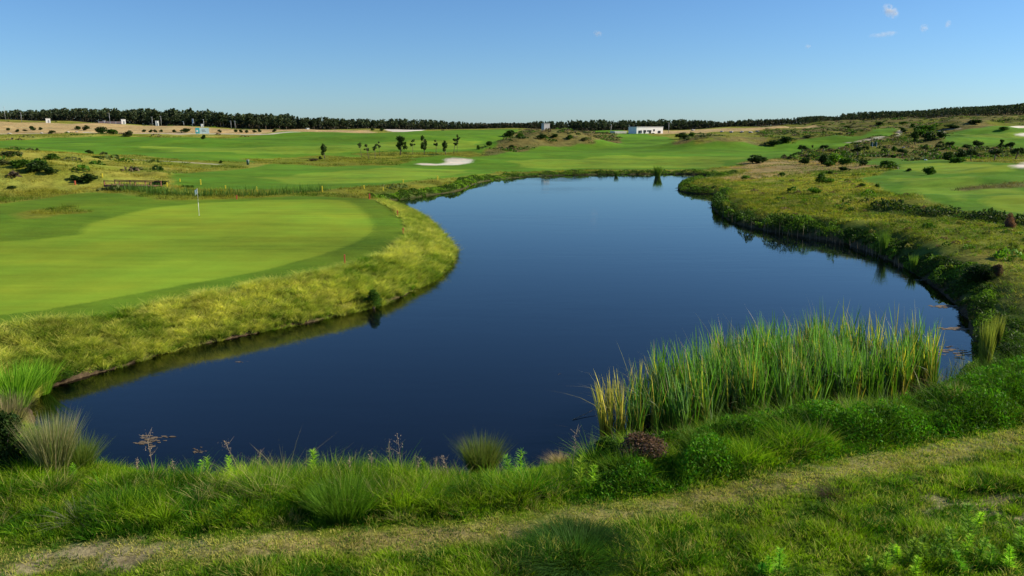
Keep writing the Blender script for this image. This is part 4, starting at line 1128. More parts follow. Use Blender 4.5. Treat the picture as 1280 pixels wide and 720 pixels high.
o = link('bank_shrublets', A.mesh('bank_shrublets', M_LEAF)); tag(o, 'small mixed shrublets dotted over the right bank rough', 'ground cover', kind='stuff')

# ------------------------------------------------------------------ single plants of the foreground
def tussock(px_, py_, wpx, hpx, label, c1, c2, n=900, bw=.012, lean=.5, name='rush_tussock', cat='rush', z=None, group=None, br=.17):
    x, y, z_ = cast(px_, py_) if z is None else (*map(float, onplane(px_, py_, z)), z)
    d = float(proj(x, y, z_)[2]); W = wpx * d / F; h = hpx * d / F
    a = rng.uniform(0, 2 * pi, n); r = W * br * np.sqrt(rng.random(n))
    P = np.stack([r * np.cos(a), r * np.sin(a), np.full(n, -.03)], 1)
    le = (r / (W * br)) * lean * (.5 + rng.random(n)) * W / max(h, .1) * .55
    A = Acc(); f = rng.random((n, 1))
    A.bl(P, h * rng.uniform(.65, 1.08, n), bw * rng.uniform(.7, 1.3, n), le, a + rng.normal(0, .3, n), (np.array(c1) * (1 - f) + np.array(c2) * f * .7), (np.array(c2) * f + np.array(c1) * (1 - f) * 1.2), segs=3)
    o = link(name, A.mesh(name, M_BLADE), None, (x, y, z_)); return tag(o, label, cat, group)
GR = (.06, .12, .02); ST = (.38, .30, .17); YG = (.20, .24, .04)
tussock(68, 594, 86, 82, 'large pale tipped rush tussock at the lower left', (.07, .13, .02), (.42, .35, .20), 1500, .014, .34)
tussock(602, 598, 62, 58, 'dark green rush tussock in the middle of the near bank', GR, (.22, .22, .06), 1500, .012, .45)
tussock(100, 590, 60, 50, 'smaller green rush beside the pale tipped tussock', GR, YG, 700, .013, .5)
tussock(20, 508, 80, 62, 'bright green iris clump at the left tip of the pond', (.10, .24, .015), (.26, .46, .03), 420, .035, .5, name='iris_clump', cat='iris')
tussock(52, 492, 50, 46, 'smaller bright iris clump on the left shore', (.10, .24, .015), (.26, .46, .03), 240, .035, .5, name='iris_clump', cat='iris')
tussock(10, 545, 60, 60, 'brownish reed clump below the bright irises', (.09, .10, .03), ST, 700, .014, .5)
tussock(1228, 478, 26, 82, 'tall yellow green reed clump at the right shore', (.13, .17, .03), (.34, .34, .06), 420, .02, .25, name='reed_clump', cat='reed')
tussock(1244, 440, 20, 50, 'smaller yellow reed clump behind the tall one', (.13, .16, .03), (.32, .31, .07), 200, .02, .3, name='reed_clump', cat='reed')
tussock(822, 221, 17, 15, 'bright reed clump in front of the far shore', (.08, .16, .025), (.17, .26, .03), 260, .09, .3, name='reed_clump', cat='reed')
tussock(770, 220, 9, 8, 'small pale green reed clump left of the bright far one', (.08, .16, .025), (.17, .26, .03), 120, .09, .3, name='reed_clump', cat='reed')
tussock(1103, 318, 20, 34, 'green reed clump at the foot of the right bank', (.06, .13, .02), (.16, .25, .03), 160, .03, .3, name='reed_clump', cat='reed')
tussock(1141, 338, 14, 22, 'short bright reed clump in the right shore scrub', (.06, .13, .02), (.17, .26, .03), 120, .03, .3, name='reed_clump', cat='reed')
tussock(908, 264, 12, 14, 'yellow reed clump at the left end of the right bank', (.1, .13, .02), (.28, .28, .04), 110, .05, .3, name='reed_clump', cat='reed')
tussock(1196, 512, 40, 36, 'straw coloured dry grass at the right end of the reeds', (.18, .16, .06), (.48, .38, .22), 420, .012, .5, name='grass_tussock', cat='grass tussock')
tussock(700, 580, 28, 14, 'pale dry grass hummock on the near shore', (.28, .22, .11), (.48, .38, .20), 700, .010, .9, name='grass_tussock', cat='grass tussock')
tussock(720, 692, 110, 24, 'wide dark green grass hump below the path', (.03, .085, .012), (.06, .14, .02), 5200, .011, .45, br=.46, name='grass_tussock', cat='grass tussock')
tussock(1040, 620, 36, 12, 'small brown dry tuft on the worn path edge', (.08, .06, .04), (.16, .11, .07), 500, .008, .9, name='grass_tussock', cat='grass tussock')
tussock(100, 650, 70, 26, 'pale grey dead grass stems in the left bank grass', (.25, .24, .15), (.46, .43, .32), 160, .010, .8, name='grass_tussock', cat='grass tussock')
tussock(635, 715, 40, 16, 'low brown green tuft at the bottom of the picture', (.08, .09, .03), (.2, .15, .09), 300, .010, .8, name='grass_tussock', cat='grass tussock')
tussock(430, 640, 90, 44, 'tall thick green grass clump on the near bank', (.045, .12, .012), (.16, .28, .02), 2200, .012, .35, br=.36, name='grass_tussock', cat='grass tussock')

def weed(px_, py_, hpx, label, leafy=True, group=None, c=(.32, .56, .035)):
    x, y, z_ = cast(px_, py_); d = float(proj(x, y, z_)[2]); h = hpx * d / F
    e = empty('leafy_weed' if leafy else 'dry_weed', (x, y, z_ - .02)); vv = rng.uniform(.6, 1.1); c = (c[0] * vv * rng.uniform(.8, 1.2), c[1] * vv, c[2]); h *= rng.uniform(.8, 1.15)
    bx_, by_ = rng.normal(0, .09, 2)
    m = MB(); m.tube([(0, 0, 0), (bx_ * h, by_ * h, h * .5), (bx_ * 2 * h, by_ * 2 * h, h)], [.008, .006, .003], 5)
    if not leafy:
        for i in range(8):
            k = rng.uniform(.45, .95); a = rng.uniform(0, 6.28); l = h * rng.uniform(.08, .2)
            m.tube([(bx_ * 2 * h * k, by_ * 2 * h * k, h * k), (bx_ * 2 * h * k + l * cos(a), by_ * 2 * h * k + l * sin(a), h * k + l * .9)], [.004, .002], 4)
    link('stem', m.mesh('stem', M_STEMG if leafy else M_STEMD), e)
    n = int(rng.integers(80, 150)) if leafy else 40
    k = rng.uniform(.05 if leafy else .6, 1, n); a = np.arange(n) * 2.4
    P = np.stack([bx_ * 2 * h * k, by_ * 2 * h * k, h * k], 1); A = Acc()
    if leafy:
        A.bl(P, h * .19 * (1.15 - k * .7) + .015, np.full(n, .024), np.full(n, .85), a, cvar(n, c, .2) * .7, cvar(n, c, .2) * 1.35, segs=3, droop=.1)
        link('leaf_whorl', A.mesh('leaf_whorl', M_BLADE), e)
    else:
        P += rng.normal(0, .05 * h, (n, 3)) * (k[:, None]); A.lf(P, np.full(n, .018), cvar(n, (.36, .27, .18), .3))
        link('seed_head', A.mesh('seed_head', M_DRY), e)
    return tag(e, label, 'weed', group)
M_STEMG = plain('green_stem', (.09, .15, .03), .7); M_STEMD = plain('dry_stem_wood', (.26, .2, .13), .8)
for px_, py_, hp, lb in [
 (287, 601, 34, 'bright leafy weed on the bank right of the dark scum'),
 (246, 606, 30, 'broad leafy weed left of the tall bright one'),
 (262, 604, 28, 'leafy weed standing between two bank weeds on the left'),
 (395, 604, 40, 'tall bright green leafy weed at the waterline left of the middle'),
 (388, 606, 26, 'shorter leafy weed against the tall bright one'),
 (640, 604, 46, 'tall pale mullein like weed right of the dark rush tussock'),
 (648, 604, 42, 'second mullein like weed right of the dark rush tussock'),
 (533, 600, 26, 'yellow green weed left of the dark rush tussock'),
 (725, 606, 36, 'pale leafy weed left of the small green bush'),
 (742, 612, 34, 'pale leafy weed in front of the small green bush'),
 (90, 600, 24, 'leafy weed in front of the pale tussock')]:
    weed(px_, py_, hp, lb)
for px_, py_, hp in [(1105,716,34),(1116,712,30),(1122,700,22),(1135,706,34),(1150,692,24),(1158,708,28),(1168,700,30),(1178,712,36),(1186,690,34),(1195,702,42),(1204,694,28),(1212,680,44),(1222,700,30),(1236,708,28),(1205,716,26),(1262,712,30),(1275,690,34),(1218,660,30),(1256,668,26),(1085,718,22),(975,716,34),(960,722,30),(950,718,22),(1142,722,24)]:
    weed(px_, py_, hp * 1.0, 'bright green bushy upright weed in the lower right corner', group='bright upright weeds in the lower right corner')
for px_, py_, hp, lb in [
 (195, 600, 60, 'tall dry flower stalk in front of the floating scum'),
 (320, 600, 46, 'dry branching weed right of the bright leafy ones'),
 (308, 602, 50, 'tallest thin dry weed left of the branching one'),
 (300, 602, 30, 'low dry weed at the foot of the tall thin one'),
 (465, 600, 36, 'dry brown weed with seed heads, left of the middle'),
 (487, 600, 50, 'thin dry stalk between the brown seed heads'),
 (505, 602, 60, 'tallest bare dry stalk on the near shore'),
 (515, 601, 34, 'short dry stalk right of the tallest one'),
 (545, 602, 36, 'brown seeded weed left of the dark rush tussock'),
 (565, 602, 32, 'small brown seeded weed touching the dark rush tussock'),
 (440, 602, 28, 'short fluffy dry weed far left of the brown seed heads'),
 (365, 602, 24, 'tiny dry stalks left of the tall bright weed'),
 (172, 600, 30, 'small dry weed right of the pale tussock'),
 (714, 590, 60, 'thin grey stalk standing left of the reeds'),
 (220, 602, 30, 'pinkish dry stalks in front of the pond scum')]:
    weed(px_, py_ + 4, hp * 1.2, lb, leafy=False)
# taller fringe of mixed dry grass along the near waterline
n = 2600; X = rng.uniform(-11, 3.5, n); Y = rng.uniform(17, 21.5, n); d = sdf(X, Y); k = (d > -.15) & (d < .55) & (fbm(X, Y, 1.1, 171, 2) > .42); X, Y = X[k], Y[k]; m = len(X)
A = Acc(); A.bl(np.stack([X, Y, np.maximum(height(X, Y), -.05)], 1), rng.uniform(.1, .42, m), .009 * np.ones(m), rng.uniform(.1, .9, m), rng.uniform(0, 6.28, m), cvar(m, (.13, .09, .05)), cvar(m, (.34, .26, .16)), segs=2)
o = link('shore_fringe', A.mesh('shore_fringe', M_DRY)); tag(o, 'brown dry grass fringe along the near waterline', 'grass', kind='stuff')

# dead stalks standing in the water along the right bank
A = Acc(); P = []
for px_ in np.linspace(898, 1128, 90):
    py_ = np.interp(px_, [895, 915, 950, 1000, 1060, 1110, 1150], [266, 278, 288, 296, 307, 327, 349]) + rng.uniform(-2, 2.5)
    x, y = onplane(px_ + rng.normal(0, 1.5), py_); P.append((float(x), float(y), -.2))
P = np.array(P); m = len(P)
A.bl(P, rng.uniform(.7, 1.7, m) * np.where(P[:, 1] > 60, 1.0, .7), .035 * np.ones(m), rng.uniform(0, .12, m), rng.uniform(0, 6.28, m), cvar(m, (.12, .10, .075)), cvar(m, (.24, .20, .15)), segs=2)
o = link('dead_reeds', A.mesh('dead_reeds', M_DRY)); tag(o, 'bare grey dead reed stalks in the water along the right bank', 'dead reeds', kind='stuff')

# floating scum
M_SCUM = plain('pond_scum', (.15, .11, .065), .8, .3, 6)
def scum(px_, py_, wpx, hpx, label, n=40):
    x, y = map(float, onplane(px_, py_)); d = float(proj(x, y, 0)[2]); W = wpx * d / F; D = hpx * d / F / .4
    A = Acc(); P = np.stack([rng.normal(0, W * .28, n), rng.normal(0, D * .3, n), rng.uniform(.002, .014, n)], 1)
    V = []; Q = []
    m = MB()
    for p in P:
        s = rng.uniform(.025, .085) * min(W, 1.6); k = 7; n0 = len(m.v)
        for j in range(k):
            a = 2 * pi * j / k; r = s * rng.uniform(.5, 1.3); m.v.append((p[0] + 1.7 * r * cos(a), p[1] + .8 * r * sin(a), p[2]))
        for j in range(k): m.v.append((m.v[n0 + j][0], m.v[n0 + j][1], -.01))
        m.f.append(tuple(range(n0, n0 + k)))
        for j in range(k): m.f.append((n0 + j, n0 + k + j, n0 + k + (j + 1) % k, n0 + (j + 1) % k))
    o = link('pond_scum', m.mesh('pond_scum', M_SCUM), None, (x, y, 0)); return tag(o, label, 'pond scum', kind='stuff')
scum(187, 551, 34, 12, 'floating brown scum patch left, off the pale tussock')
scum(244, 564, 16, 8, 'small pale scum patch near the dry flower stalk', 16)
scum(1185, 383, 34, 5, 'thin band of scum off the right bank, farthest one', 40)
scum(1196, 411, 40, 5, 'long thin scum band near the right shore', 50)
scum(1190, 440, 40, 18, 'loose scum specks right of the reeds', 36)
scum(1160, 350, 26, 4, 'narrow scum band under the right bank scrub', 24)
scum(700, 468, 5, 2, 'tiny scum speck near the middle of the pond', 4)
scum(298, 452, 14, 4, 'faint pale scum specks on the left of the pond', 8)
m = MB(); x0, y0 = map(float, onplane(716, 525)); x1, y1 = map(float, onplane(745, 515))
m.tube([(0, 0, .01), ((x1 - x0) * .5, (y1 - y0) * .5, .05), (x1 - x0, y1 - y0, .12)], [.012, .01, .006], 5)
tag(link('floating_stalk', m.mesh('floating_stalk', M_STEMD), None, (x0, y0, 0)), 'thin dead stalk lying on the water left of the reeds', 'stalk')
m = MB(); x0, y0 = map(float, onplane(566, 307)); m.tube([(0, 0, .0), (.25, .0, .06), (.55, -.05, .09)], [.03, .025, .015], 6)
tag(link('driftwood', m.mesh('driftwood', M_STEMD), None, (x0, y0, 0)), 'short stick poking out of the yellow bank into the pond', 'stick')

# ------------------------------------------------------------------ golf things
x, y, z = cast(249, 269)
e = empty('golf_flag', (x, y, z)); tag(e, 'white golf flag on a thin white pole in the large putting green', 'golf flag')
m = MB(); m.tube([(0, 0, -.1), (0, 0, 1.05)], [.014, .014], 8); m.tube([(0, 0, 1.3), (0, 0, 2.2)], [.012, .010], 8); pl = link('pole', m.mesh('pole', M_WHTP, True), e)
m = MB(); m.tube([(0, 0, 1.05), (0, 0, 1.3)], [.0135, .0135], 8); link('dark_band', m.mesh('dark_band', M_GREYM, True), pl)
V = []; Fc = []
for i in range(9):
    for j in range(5):
        u = i / 8; v = j / 4; V.append((-.03 - .20 * u, .05 * sin(u * 7 + v) * u, 2.16 - .42 * v - .16 * u))
for i in range(8):
    for j in range(4): a = i * 5 + j; Fc.append((a, a + 1, a + 6, a + 5))
fl = link('flag', mesh_from('flag', V, faces=Fc, mat=M_WHTP, smooth=True), e); md = fl.modifiers.new('s', 'SOLIDIFY'); md.thickness = .006
m = MB(); m.tube([(0, 0, -.02), (0, 0, .012)], [.056, .054], 12); link('cup', m.mesh('cup', M_WHTP, True), e)
def stake(px_, py_, hpx, mat, label, cat):
    x, y, z = cast(px_, py_); d = float(proj(x, y, z)[2]); h = hpx * d / F * (.85 if mat == M_YELP else 1); r = max(.04, (.0008 if mat == M_YELP else .0010) * d)
    e = empty('hazard_stake', (x, y, z), .3); tag(e, label, cat, cat + 's round the pond')
    m = MB(); m.box((0, 0, h * .45), (r * 1.6, r * 1.6, h * .9 + .1), 0, .008); link('post', m.mesh('post', mat), e)
    m = MB(); m.tube([(0, 0, h * .93), (0, 0, h * .97), (0, 0, h)], [r * .78, r * .74, r * .3], 8); link('cap', m.mesh('cap', mat), e)
for p in [(431, 330, 12, 'front red stake on the edge of the putting green'), (504, 292, 7, 'red stake at the turn of the bank beyond the front one'),
          (497, 270, 7, 'red stake farther along the bank top'), (462, 249, 7, 'red stake at the far end of the collar'), (94, 231, 5, 'small red stake by the left dune shrubs'), (296, 249, 5, 'red stake in front of the ditch reeds')]:
    stake(p[0], p[1], p[2], M_REDP, p[3], 'red stake')
for p in [(128, 222, 6, 'yellow stake left of the timber footbridge'), (209, 234, 7, 'yellow stake at the right end of the footbridge'), (225, 227, 4, 'faint yellow stake on the far side of the ditch'),
          (251, 231, 8, 'yellow stake behind the white golf flag'), (282, 236, 5, 'yellow stake in the ditch reeds'), (321, 240, 8, 'yellow stake at the right part of the ditch reeds'), (403, 240, 9, 'yellow stake beyond the far right of the putting green'),
          (455, 236, 5, 'small yellow stake left of the shore scrub'), (479, 238, 5, 'yellow stake inside the shore scrub'), (504, 228, 4, 'tiny yellow stake on the fairway edge'), (547, 225, 6, 'yellow stake near the pale patch by the far shore')]:
    stake(p[0], p[1], p[2], M_YELP, p[3], 'yellow stake')
# timber footbridge
xa, ya, za = cast(137, 236); xb, yb, zb = cast(196, 234)
L_ = math.hypot(xb - xa, yb - ya); ang_ = math.atan2(yb - ya, xb - xa)
e = empty('footbridge', (xa, ya, max(za, zb)), ang_); tag(e, 'low reddish brown timber footbridge over the ditch', 'footbridge')
m = MB()
for i in range(int(L_ / .2)): m.box((.1 + i * .2, 0, .14), (.18, 1.5, .05))
link('deck', m.mesh('deck', M_WOOD), e)
for s in (-1, 1):
    m = MB(); m.box((L_ / 2, s * .78, .08), (L_, .08, .2)); link('beam', m.mesh('beam', M_WOOD), e)
    m = MB(); m.box((L_ / 2, s * .78, .62), (L_, .06, .09)); rl = link('handrail', m.mesh('handrail', M_WOOD), e)
    for i in range(4):
        m = MB(); m.box((.1 + i * (L_ - .2) / 3, s * .78, .38), (.1, .1, .42)); link('post', m.mesh('post', M_WOOD), e)
for px_, lb in ((1089, 'dark green tee sign panel, left one on the brown slope'), (1094, 'dark green tee sign panel, right one on the brown slope')):
    x, y, z = cast(px_, 184); e = empty('tee_sign', (x, y, z), -.1); tag(e, lb, 'tee sign', 'tee signs on the slope')
    m = MB(); m.box((0, 0, .75), (.5, .08, 1.1), 0, .02); link('panel', m.mesh('panel', M_DARKG), e)
    m = MB(); m.box((.32, 0, .65), (.08, .08, 1.4), 0, .01); link('post', m.mesh('post', M_WHTP), e)
x, y, z = cast(1157, 201)
def rock(px_, py_, wpx, label, mat=M_STONE, sq=.38):
    x, y, z = cast(px_, py_); d = float(proj(x, y, z)[2]); s = wpx * d / F / 2
    V = []; Fc = []; nu, nv = 9, 6
    for j in range(nv + 1):
        for i in range(nu):
            th = pi * j / nv; ph = 2 * pi * i / nu; r = s * rng.uniform(.62, 1.2)
            V.append((r * sin(th) * cos(ph), r * sin(th) * sin(ph), sq * s + sq * r * cos(th)))
    for j in range(nv):
        for i in range(nu): Fc.append((j * nu + i, (j + 1) * nu + i, (j + 1) * nu + (i + 1) % nu, j * nu + (i + 1) % nu))
    return tag(link('boulder', mesh_from('boulder', V, faces=Fc, mat=mat), None, (x, y, z)), label, 'boulder')
rock(1157, 200.5, 4, 'single small white stone on the collar of the lower putting green', M_WHTP)
for a in [(902, 165.5, 5, 'leftmost pale boulder under the dry strip'), (914, 166, 6, 'pale boulder, second from the left under the dry strip'), (927, 166, 6, 'broad pale boulder in the middle under the dry strip'),
          (938, 166.5, 6, 'pale boulder right of the broad one under the dry strip'), (866, 163.5, 5, 'pale boulder above the right mound'), (947, 165, 5, 'rightmost pale boulder under the dry strip'),
          (12, 168, 5, 'pale rubble stone at the left end of the track'), (52, 167, 4, 'small pale stone on the left track bank'), (85, 166, 5, 'pale stone on the track below the dry field shrubs'),
          (96, 165.5, 4, 'pale stone beside the dry field shrubs'), (1129, 185, 4, 'pale stone on the brown slope')]:
    rock(*a)
bush(5, 206, 20, 8, 'olive', 'pale flowering shrub at the left edge of the dune')

# ------------------------------------------------------------------ buildings, signs and posts in the distance
def at(px_, Yd, zoff=0):
    x = Yd * (px_ - 640) / 1020; return x, Yd, h1(x, Yd)
def ztop(py_, Yd): return H - Yd * float(T(py_))
# long white building
Yd = 420
x0 = Yd * (792 - 640) / 1020; x1 = Yd * (833 - 640) / 1020; zt = ztop(159, Yd); zb_ = ztop(171, Yd); W = x1 - x0; hB = zt - zb_
e = empty('white_building', ((x0 + x1) / 2, Yd, zb_), R(28)); tag(e, 'long low white building with dark openings before the wood', 'building')
m = MB(); m.box((0, 3.5, hB / 2), (W, 7, hB)); wl = link('wall', m.mesh('wall', M_WHITE), e)
m = MB(); m.box((0, 3.5, hB + .1), (W + .3, 7.3, .2)); link('roof', m.mesh('roof', M_WHITE), e)
for cx, cz, ww, hh_ in [(-.40, .52, .05, .28), (-.33, .40, .05, .55), (-.19, .58, .09, .24), (-.02, .62, .15, .14), (0.01, .45, .07, .28), (.16, .68, .05, .2), (.36, .5, .10, .26), (-.2, .42, .04, .12)]:
    m = MB(); m.box((cx * W, -.06, cz * hB), (ww * W, .14, hh_ * hB)); wn = link('window', m.mesh('window', M_GLASS), e)
m = MB(); m.box((-.33 * W, -.08, .22 * hB), (.9, .12, .38 * hB)); link('door', m.mesh('door', M_GREYM), e)
Yd = 425; x0 = Yd * (767 - 640) / 1020; x1 = Yd * (785 - 640) / 1020; zt = ztop(164, Yd); zb_ = ztop(170, Yd); W = x1 - x0; hB = zt - zb_
e = empty('low_shed', ((x0 + x1) / 2, Yd, zb_), R(28)); tag(e, 'low pale flat roofed shed left of the long white building', 'shed')
m = MB(); m.box((0, 2, hB / 2 - .15), (W, 4, hB - .3)); link('wall', m.mesh('wall', M_CONC), e)
m = MB(); m.box((0, 2, hB - .1), (W + .3, 4.3, .2)); link('roof', m.mesh('roof', M_WHITE), e)
m = MB(); m.box((W * .25, -.05, hB * .35), (1.0, .1, hB * .55)); link('door', m.mesh('door', M_GREYM), e)
x, y, z = at(789, 424); z = ztop(170, 424)
V = []; Fc = []
bm_pts = 10
m = MB(); m.tube([(0, 0, -.2), (0, 0, 1.2), (.2, .1, 2.2)], [3.0, 2.2, .4], 9); tag(link('soil_heap', m.mesh('soil_heap', M_TERRA, True), None, (x, y, z)), 'orange soil heap between the shed and the white building', 'soil heap')
# concrete block on the mound
x, y, z = at(682, 262); zt = ztop(155, 262); hB = zt - z + .6; W = 8 * 262 / 1000
e = empty('concrete_hut', (x, y, z - .5), R(25)); tag(e, 'small grey concrete hut on top of the scrub mound', 'hut')
m = MB(); m.box((0, 0, hB / 2), (W, 1.8, hB), 0, .04); link('wall', m.mesh('wall', M_CONC), e)
m = MB(); m.box((0, 0, hB + .05), (W + .14, 1.94, .1)); link('roof', m.mesh('roof', M_CONC), e)
def hut(px_, pyt, pyb, wpx, Yd, label, name='small_hut', mat=M_WHITE, cat='hut'):
    x = Yd * (px_ - 640) / 1020; zt = ztop(pyt, Yd); z = min(ztop(pyb, Yd), h1(x, Yd)); hB = zt - z; W = wpx * Yd / 1020
    e = empty(name, (x, Yd, z), R(30)); tag(e, label, cat)
    m = MB(); m.box((0, 1, hB / 2 - .1), (W, 2.2, hB - .2)); link('wall', m.mesh('wall', mat), e)
    m = MB(); m.box((0, 1, hB - .1), (W + .16, 2.4, .18)); link('roof', m.mesh('roof', M_WHITE), e)
    m = MB(); m.box((W * .12, -.13, hB * .36), (W * .3, .1, hB * .55)); link('door', m.mesh('door', M_GREYM), e)
hut(61, 148, 153, 5, 470, 'small white hut left on the dry field edge')
hut(131, 151, 155, 3, 470, 'tiny white hut left of the pink wall')
hut(155, 149, 155, 5, 470, 'white hut at the right end of the pink wall')
hut(197, 151, 156, 3.5, 470, 'small white hut among the lamp posts on the dry field')
hut(253, 155, 158, 2.4, 460, 'tiny white box hut above the teal billboard')
hut(385, 160, 164, 3, 470, 'tiny white hut right of the dry field end')
def wallobj(px0, px1, pyt, Yd, label, mat):
    xa = Yd * (px0 - 640) / 1020; xb = Yd * (px1 - 640) / 1020; x = (xa + xb) / 2; z = h1(x, Yd); zt = ztop(pyt, Yd)
    e = empty('boundary_wall', (x, Yd, z - .3)); tag(e, label, 'wall'); h_ = zt - z + .3
    m = MB(); m.box((0, 0, h_ / 2), (xb - xa, .3, h_)); link('panel', m.mesh('panel', mat), e)
    m = MB(); m.box((0, 0, h_ + .06), (xb - xa + .1, .4, .12)); link('coping', m.mesh('coping', M_CONC), e)
    for i in range(5):
        m = MB(); m.box((-(xb - xa) / 2 + .2 + i * (xb - xa - .4) / 4, -.2, h_ / 2), (.35, .14, h_)); link('pillar', m.mesh('pillar', M_WHITE), e)
wallobj(124, 153, 152, 468, 'pink and white low wall between two white huts', M_PINK)
def lamp(px_, pyt, pyb, Yd, label, lw=.12):
    x = Yd * (px_ - 640) / 1020; z = h1(x, Yd); zt = ztop(pyt, Yd); h_ = zt - z
    e = empty('lamp_post', (x, Yd, z)); tag(e, label, 'lamp post', 'lamp posts before the wood')
    m = MB(); m.tube([(0, 0, -.2), (0, 0, h_ * .96)], [lw, lw * .6], 6); link('pole', m.mesh('pole', M_GREYM, True), e)
    m = MB(); m.box((-.35, 0, h_ * .97), (.9, .25, .12), 0, .03); link('lamp_head', m.mesh('lamp_head', M_WHTP), e)
for a in [(8, 133, 150, 490, 'tall lamp post rising above the wood at the left edge'), (28, 140, 152, 480, 'grey lamp post left of the small white hut'), (138, 141, 155, 470, 'lamp post above the pink wall'),
          (191, 146, 156, 472, 'short lamp post left of the small hut'), (202, 145, 156, 470, 'lamp post right of the small hut'), (230, 152, 157, 474, 'short lamp post left of the blue banner'),
          (255, 149, 158, 465, 'lamp post above the tiny box hut'), (289, 151, 159, 470, 'lamp post right of the teal billboard'), (294, 151, 159, 476, 'second lamp post right of the teal billboard'),
          (764, 155, 166, 450, 'lamp post left of the long white building'), (787, 156, 167, 455, 'lamp post behind the soil heap'), (836, 153, 165, 460, 'lamp post right of the long white building')]:
    lamp(*a)
# banner and billboard
Yd = 468; x = Yd * (241 - 640) / 1020; z = h1(x, Yd); zt = ztop(148.5, Yd); h_ = zt - z
e = empty('banner_sign', (x, Yd, z)); tag(e, 'upright blue and white banner sign before the wood', 'sign')
m = MB(); m.box((0, 0, h_ / 2), (.14, .14, h_)); link('post', m.mesh('post', M_GREYM), e)
m = MB(); m.box((.35, -.12, h_ * .7), (.95, .06, h_ * .6)); p_ = link('panel', m.mesh('panel', M_WHTP), e)
m = MB(); m.box((.15, -.16, h_ * .72), (.42, .03, h_ * .42)); link('blue_field', m.mesh('blue_field', M_BLUE), p_)
x, Yd, z = cast(252, 169.5); x0 = Yd * (244.5 - 640) / 1020; x1 = Yd * (260.5 - 640) / 1020; x = (x0 + x1) / 2; zt = ztop(159.8, Yd); zb_ = ztop(167, Yd); W = x1 - x0; hB = zt - zb_
e = empty('billboard', (x, Yd, z), R(20)); tag(e, 'teal and pale blue billboard beside the sandy track', 'billboard')
m = MB(); m.box((-W * .5 + W * .15, -.1, zb_ - z + hB / 2), (W * .3, .12, hB)); link('teal_panel', m.mesh('teal_panel', M_TEAL), e)
m = MB(); m.box((W * .152, -.1, zb_ - z + hB / 2), (W * .695, .12, hB)); pp = link('pale_panel', m.mesh('pale_panel', M_PALEP), e)
for k in (-.42, 0, .42):
    m = MB(); m.box((W * k, .04, (zb_ - z + hB * .8) / 2 - .2), (.12, .12, max(zb_ - z + hB * .8, .5) + .4)); link('post', m.mesh('post', M_GREYM), e)
m = MB(); m.box((-W * .37, -.18, zb_ - z + hB * .45), (W * .12, .03, hB * .35)); link('emblem', m.mesh('emblem', M_WHTP), e)
m = MB(); m.box((W * .1, -.18, zb_ - z + hB * .62), (W * .22, .03, hB * .14)); m.box((W * .14, -.18, zb_ - z + hB * .4), (W * .3, .03, hB * .1)); link('faded_print', m.mesh('faded_print', M_GREYM), e)
# litter bin
x, y, z = cast(310, 206); e = empty('litter_bin', (x, y, z)); tag(e, 'small dark litter bin at the edge of the far fairway', 'bin')
m = MB(); m.tube([(0, 0, -.05), (0, 0, .8)], [.22, .26], 10); link('body', m.mesh('body', M_DARKG, True), e)
m = MB(); m.tube([(0, 0, .8), (0, 0, .9)], [.29, .24], 10); link('lid', m.mesh('lid', M_GREYM, True), e)
# white van-like speck on the right hill: a tiny white hut
x, y, z = at(1223, 505)
hut(1223, 139, 142, 2.2, 560, 'tiny white hut half hidden in the forest on the right hill')

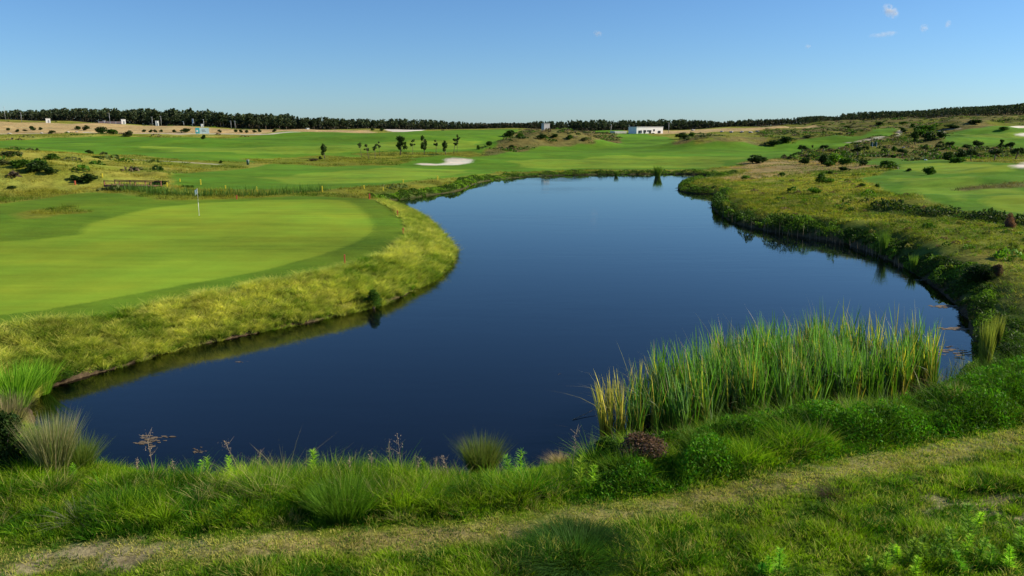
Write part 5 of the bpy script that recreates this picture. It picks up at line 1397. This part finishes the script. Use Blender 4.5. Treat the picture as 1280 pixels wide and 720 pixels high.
# ------------------------------------------------------------------ wisps of cloud
def cloud(px_, py_, wpx, hpx, label, dens=1.0, tilt=0.0):
    Yd = 6000; v = (py_ - 360) / F; x = Yd * ((px_ - 640) / F) / (cos(PITCH) - v * sin(PITCH)); z = H - Yd * float(T(py_))
    s = Yd / F; W, Hh = wpx * s / 2, hpx * s / 2
    V = []; Fc = []; nu, nv = 16, 9
    for j in range(nv + 1):
        for i in range(nu):
            th = pi * j / nv; ph = 2 * pi * i / nu
            V.append((W * sin(th) * cos(ph), W * .8 * sin(th) * sin(ph), Hh * cos(th)))
    for j in range(nv):
        for i in range(nu): Fc.append((j * nu + i, (j + 1) * nu + i, (j + 1) * nu + (i + 1) % nu, j * nu + (i + 1) % nu))
    mt, N_, L_ = new_mat('cloud'); N_.remove(N_['Principled BSDF']); vs = N_.new('ShaderNodeVolumePrincipled')
    tcx = N_.new('ShaderNodeTexCoord'); no = N_.new('ShaderNodeTexNoise'); no.inputs['Scale'].default_value = 3.0 / W; no.inputs['Detail'].default_value = 5
    L_.new(tcx.outputs['Object'], no.inputs['Vector'])
    mr = N_.new('ShaderNodeMapRange'); mr.inputs[1].default_value = .42; mr.inputs[2].default_value = .7; mr.inputs[3].default_value = 0; mr.inputs[4].default_value = 1.5 * dens / W
    ln_ = N_.new('ShaderNodeVectorMath'); ln_.operation = 'MULTIPLY'; ln_.inputs[1].default_value = (1 / W, 1 / (W * .8), 1 / Hh); L_.new(tcx.outputs['Object'], ln_.inputs[0])
    le_ = N_.new('ShaderNodeVectorMath'); le_.operation = 'LENGTH'; L_.new(ln_.outputs[0], le_.inputs[0])
    fo = N_.new('ShaderNodeMapRange'); fo.inputs[1].default_value = .95; fo.inputs[2].default_value = .1; fo.inputs[3].default_value = 0; fo.inputs[4].default_value = 1; L_.new(le_.outputs['Value'], fo.inputs[0])
    mu_ = N_.new('ShaderNodeMath'); mu_.operation = 'MULTIPLY'; L_.new(no.outputs[0], mr.inputs[0]); L_.new(mr.outputs[0], mu_.inputs[0]); L_.new(fo.outputs[0], mu_.inputs[1]); L_.new(mu_.outputs[0], vs.inputs['Density']); vs.inputs['Color'].default_value = (1, 1, 1, 1); vs.inputs['Anisotropy'].default_value = .3
    L_.new(vs.outputs[0], N_['Material Output'].inputs['Volume'])
    o = link('cloud', mesh_from('cloud', V, faces=Fc, mat=mt), None, (x, Yd, z)); o.rotation_euler = (0, R(tilt), 0)
    return tag(o, label, 'cloud')
cloud(1113, 14, 26, 15, 'small bright cloud wisp at the top right of the sky', 2.4, 38)
cloud(1105, 43, 40, 8, 'faint flat cloud wisp below the bright one', 1.0, -5)
cloud(1155, 35, 12, 12, 'tiny cloud puff right of the flat wisp', 1.0, 30)
cloud(1185, 30, 8, 12, 'tiny upright cloud puff farthest right', 1.0, 20)
cloud(747, 42, 14, 9, 'tiny lone cloud puff right of the sky centre', 1.0, 10)
cloud(1010, 58, 9, 6, 'very faint cloud puff left of the wisps', .8, 0)
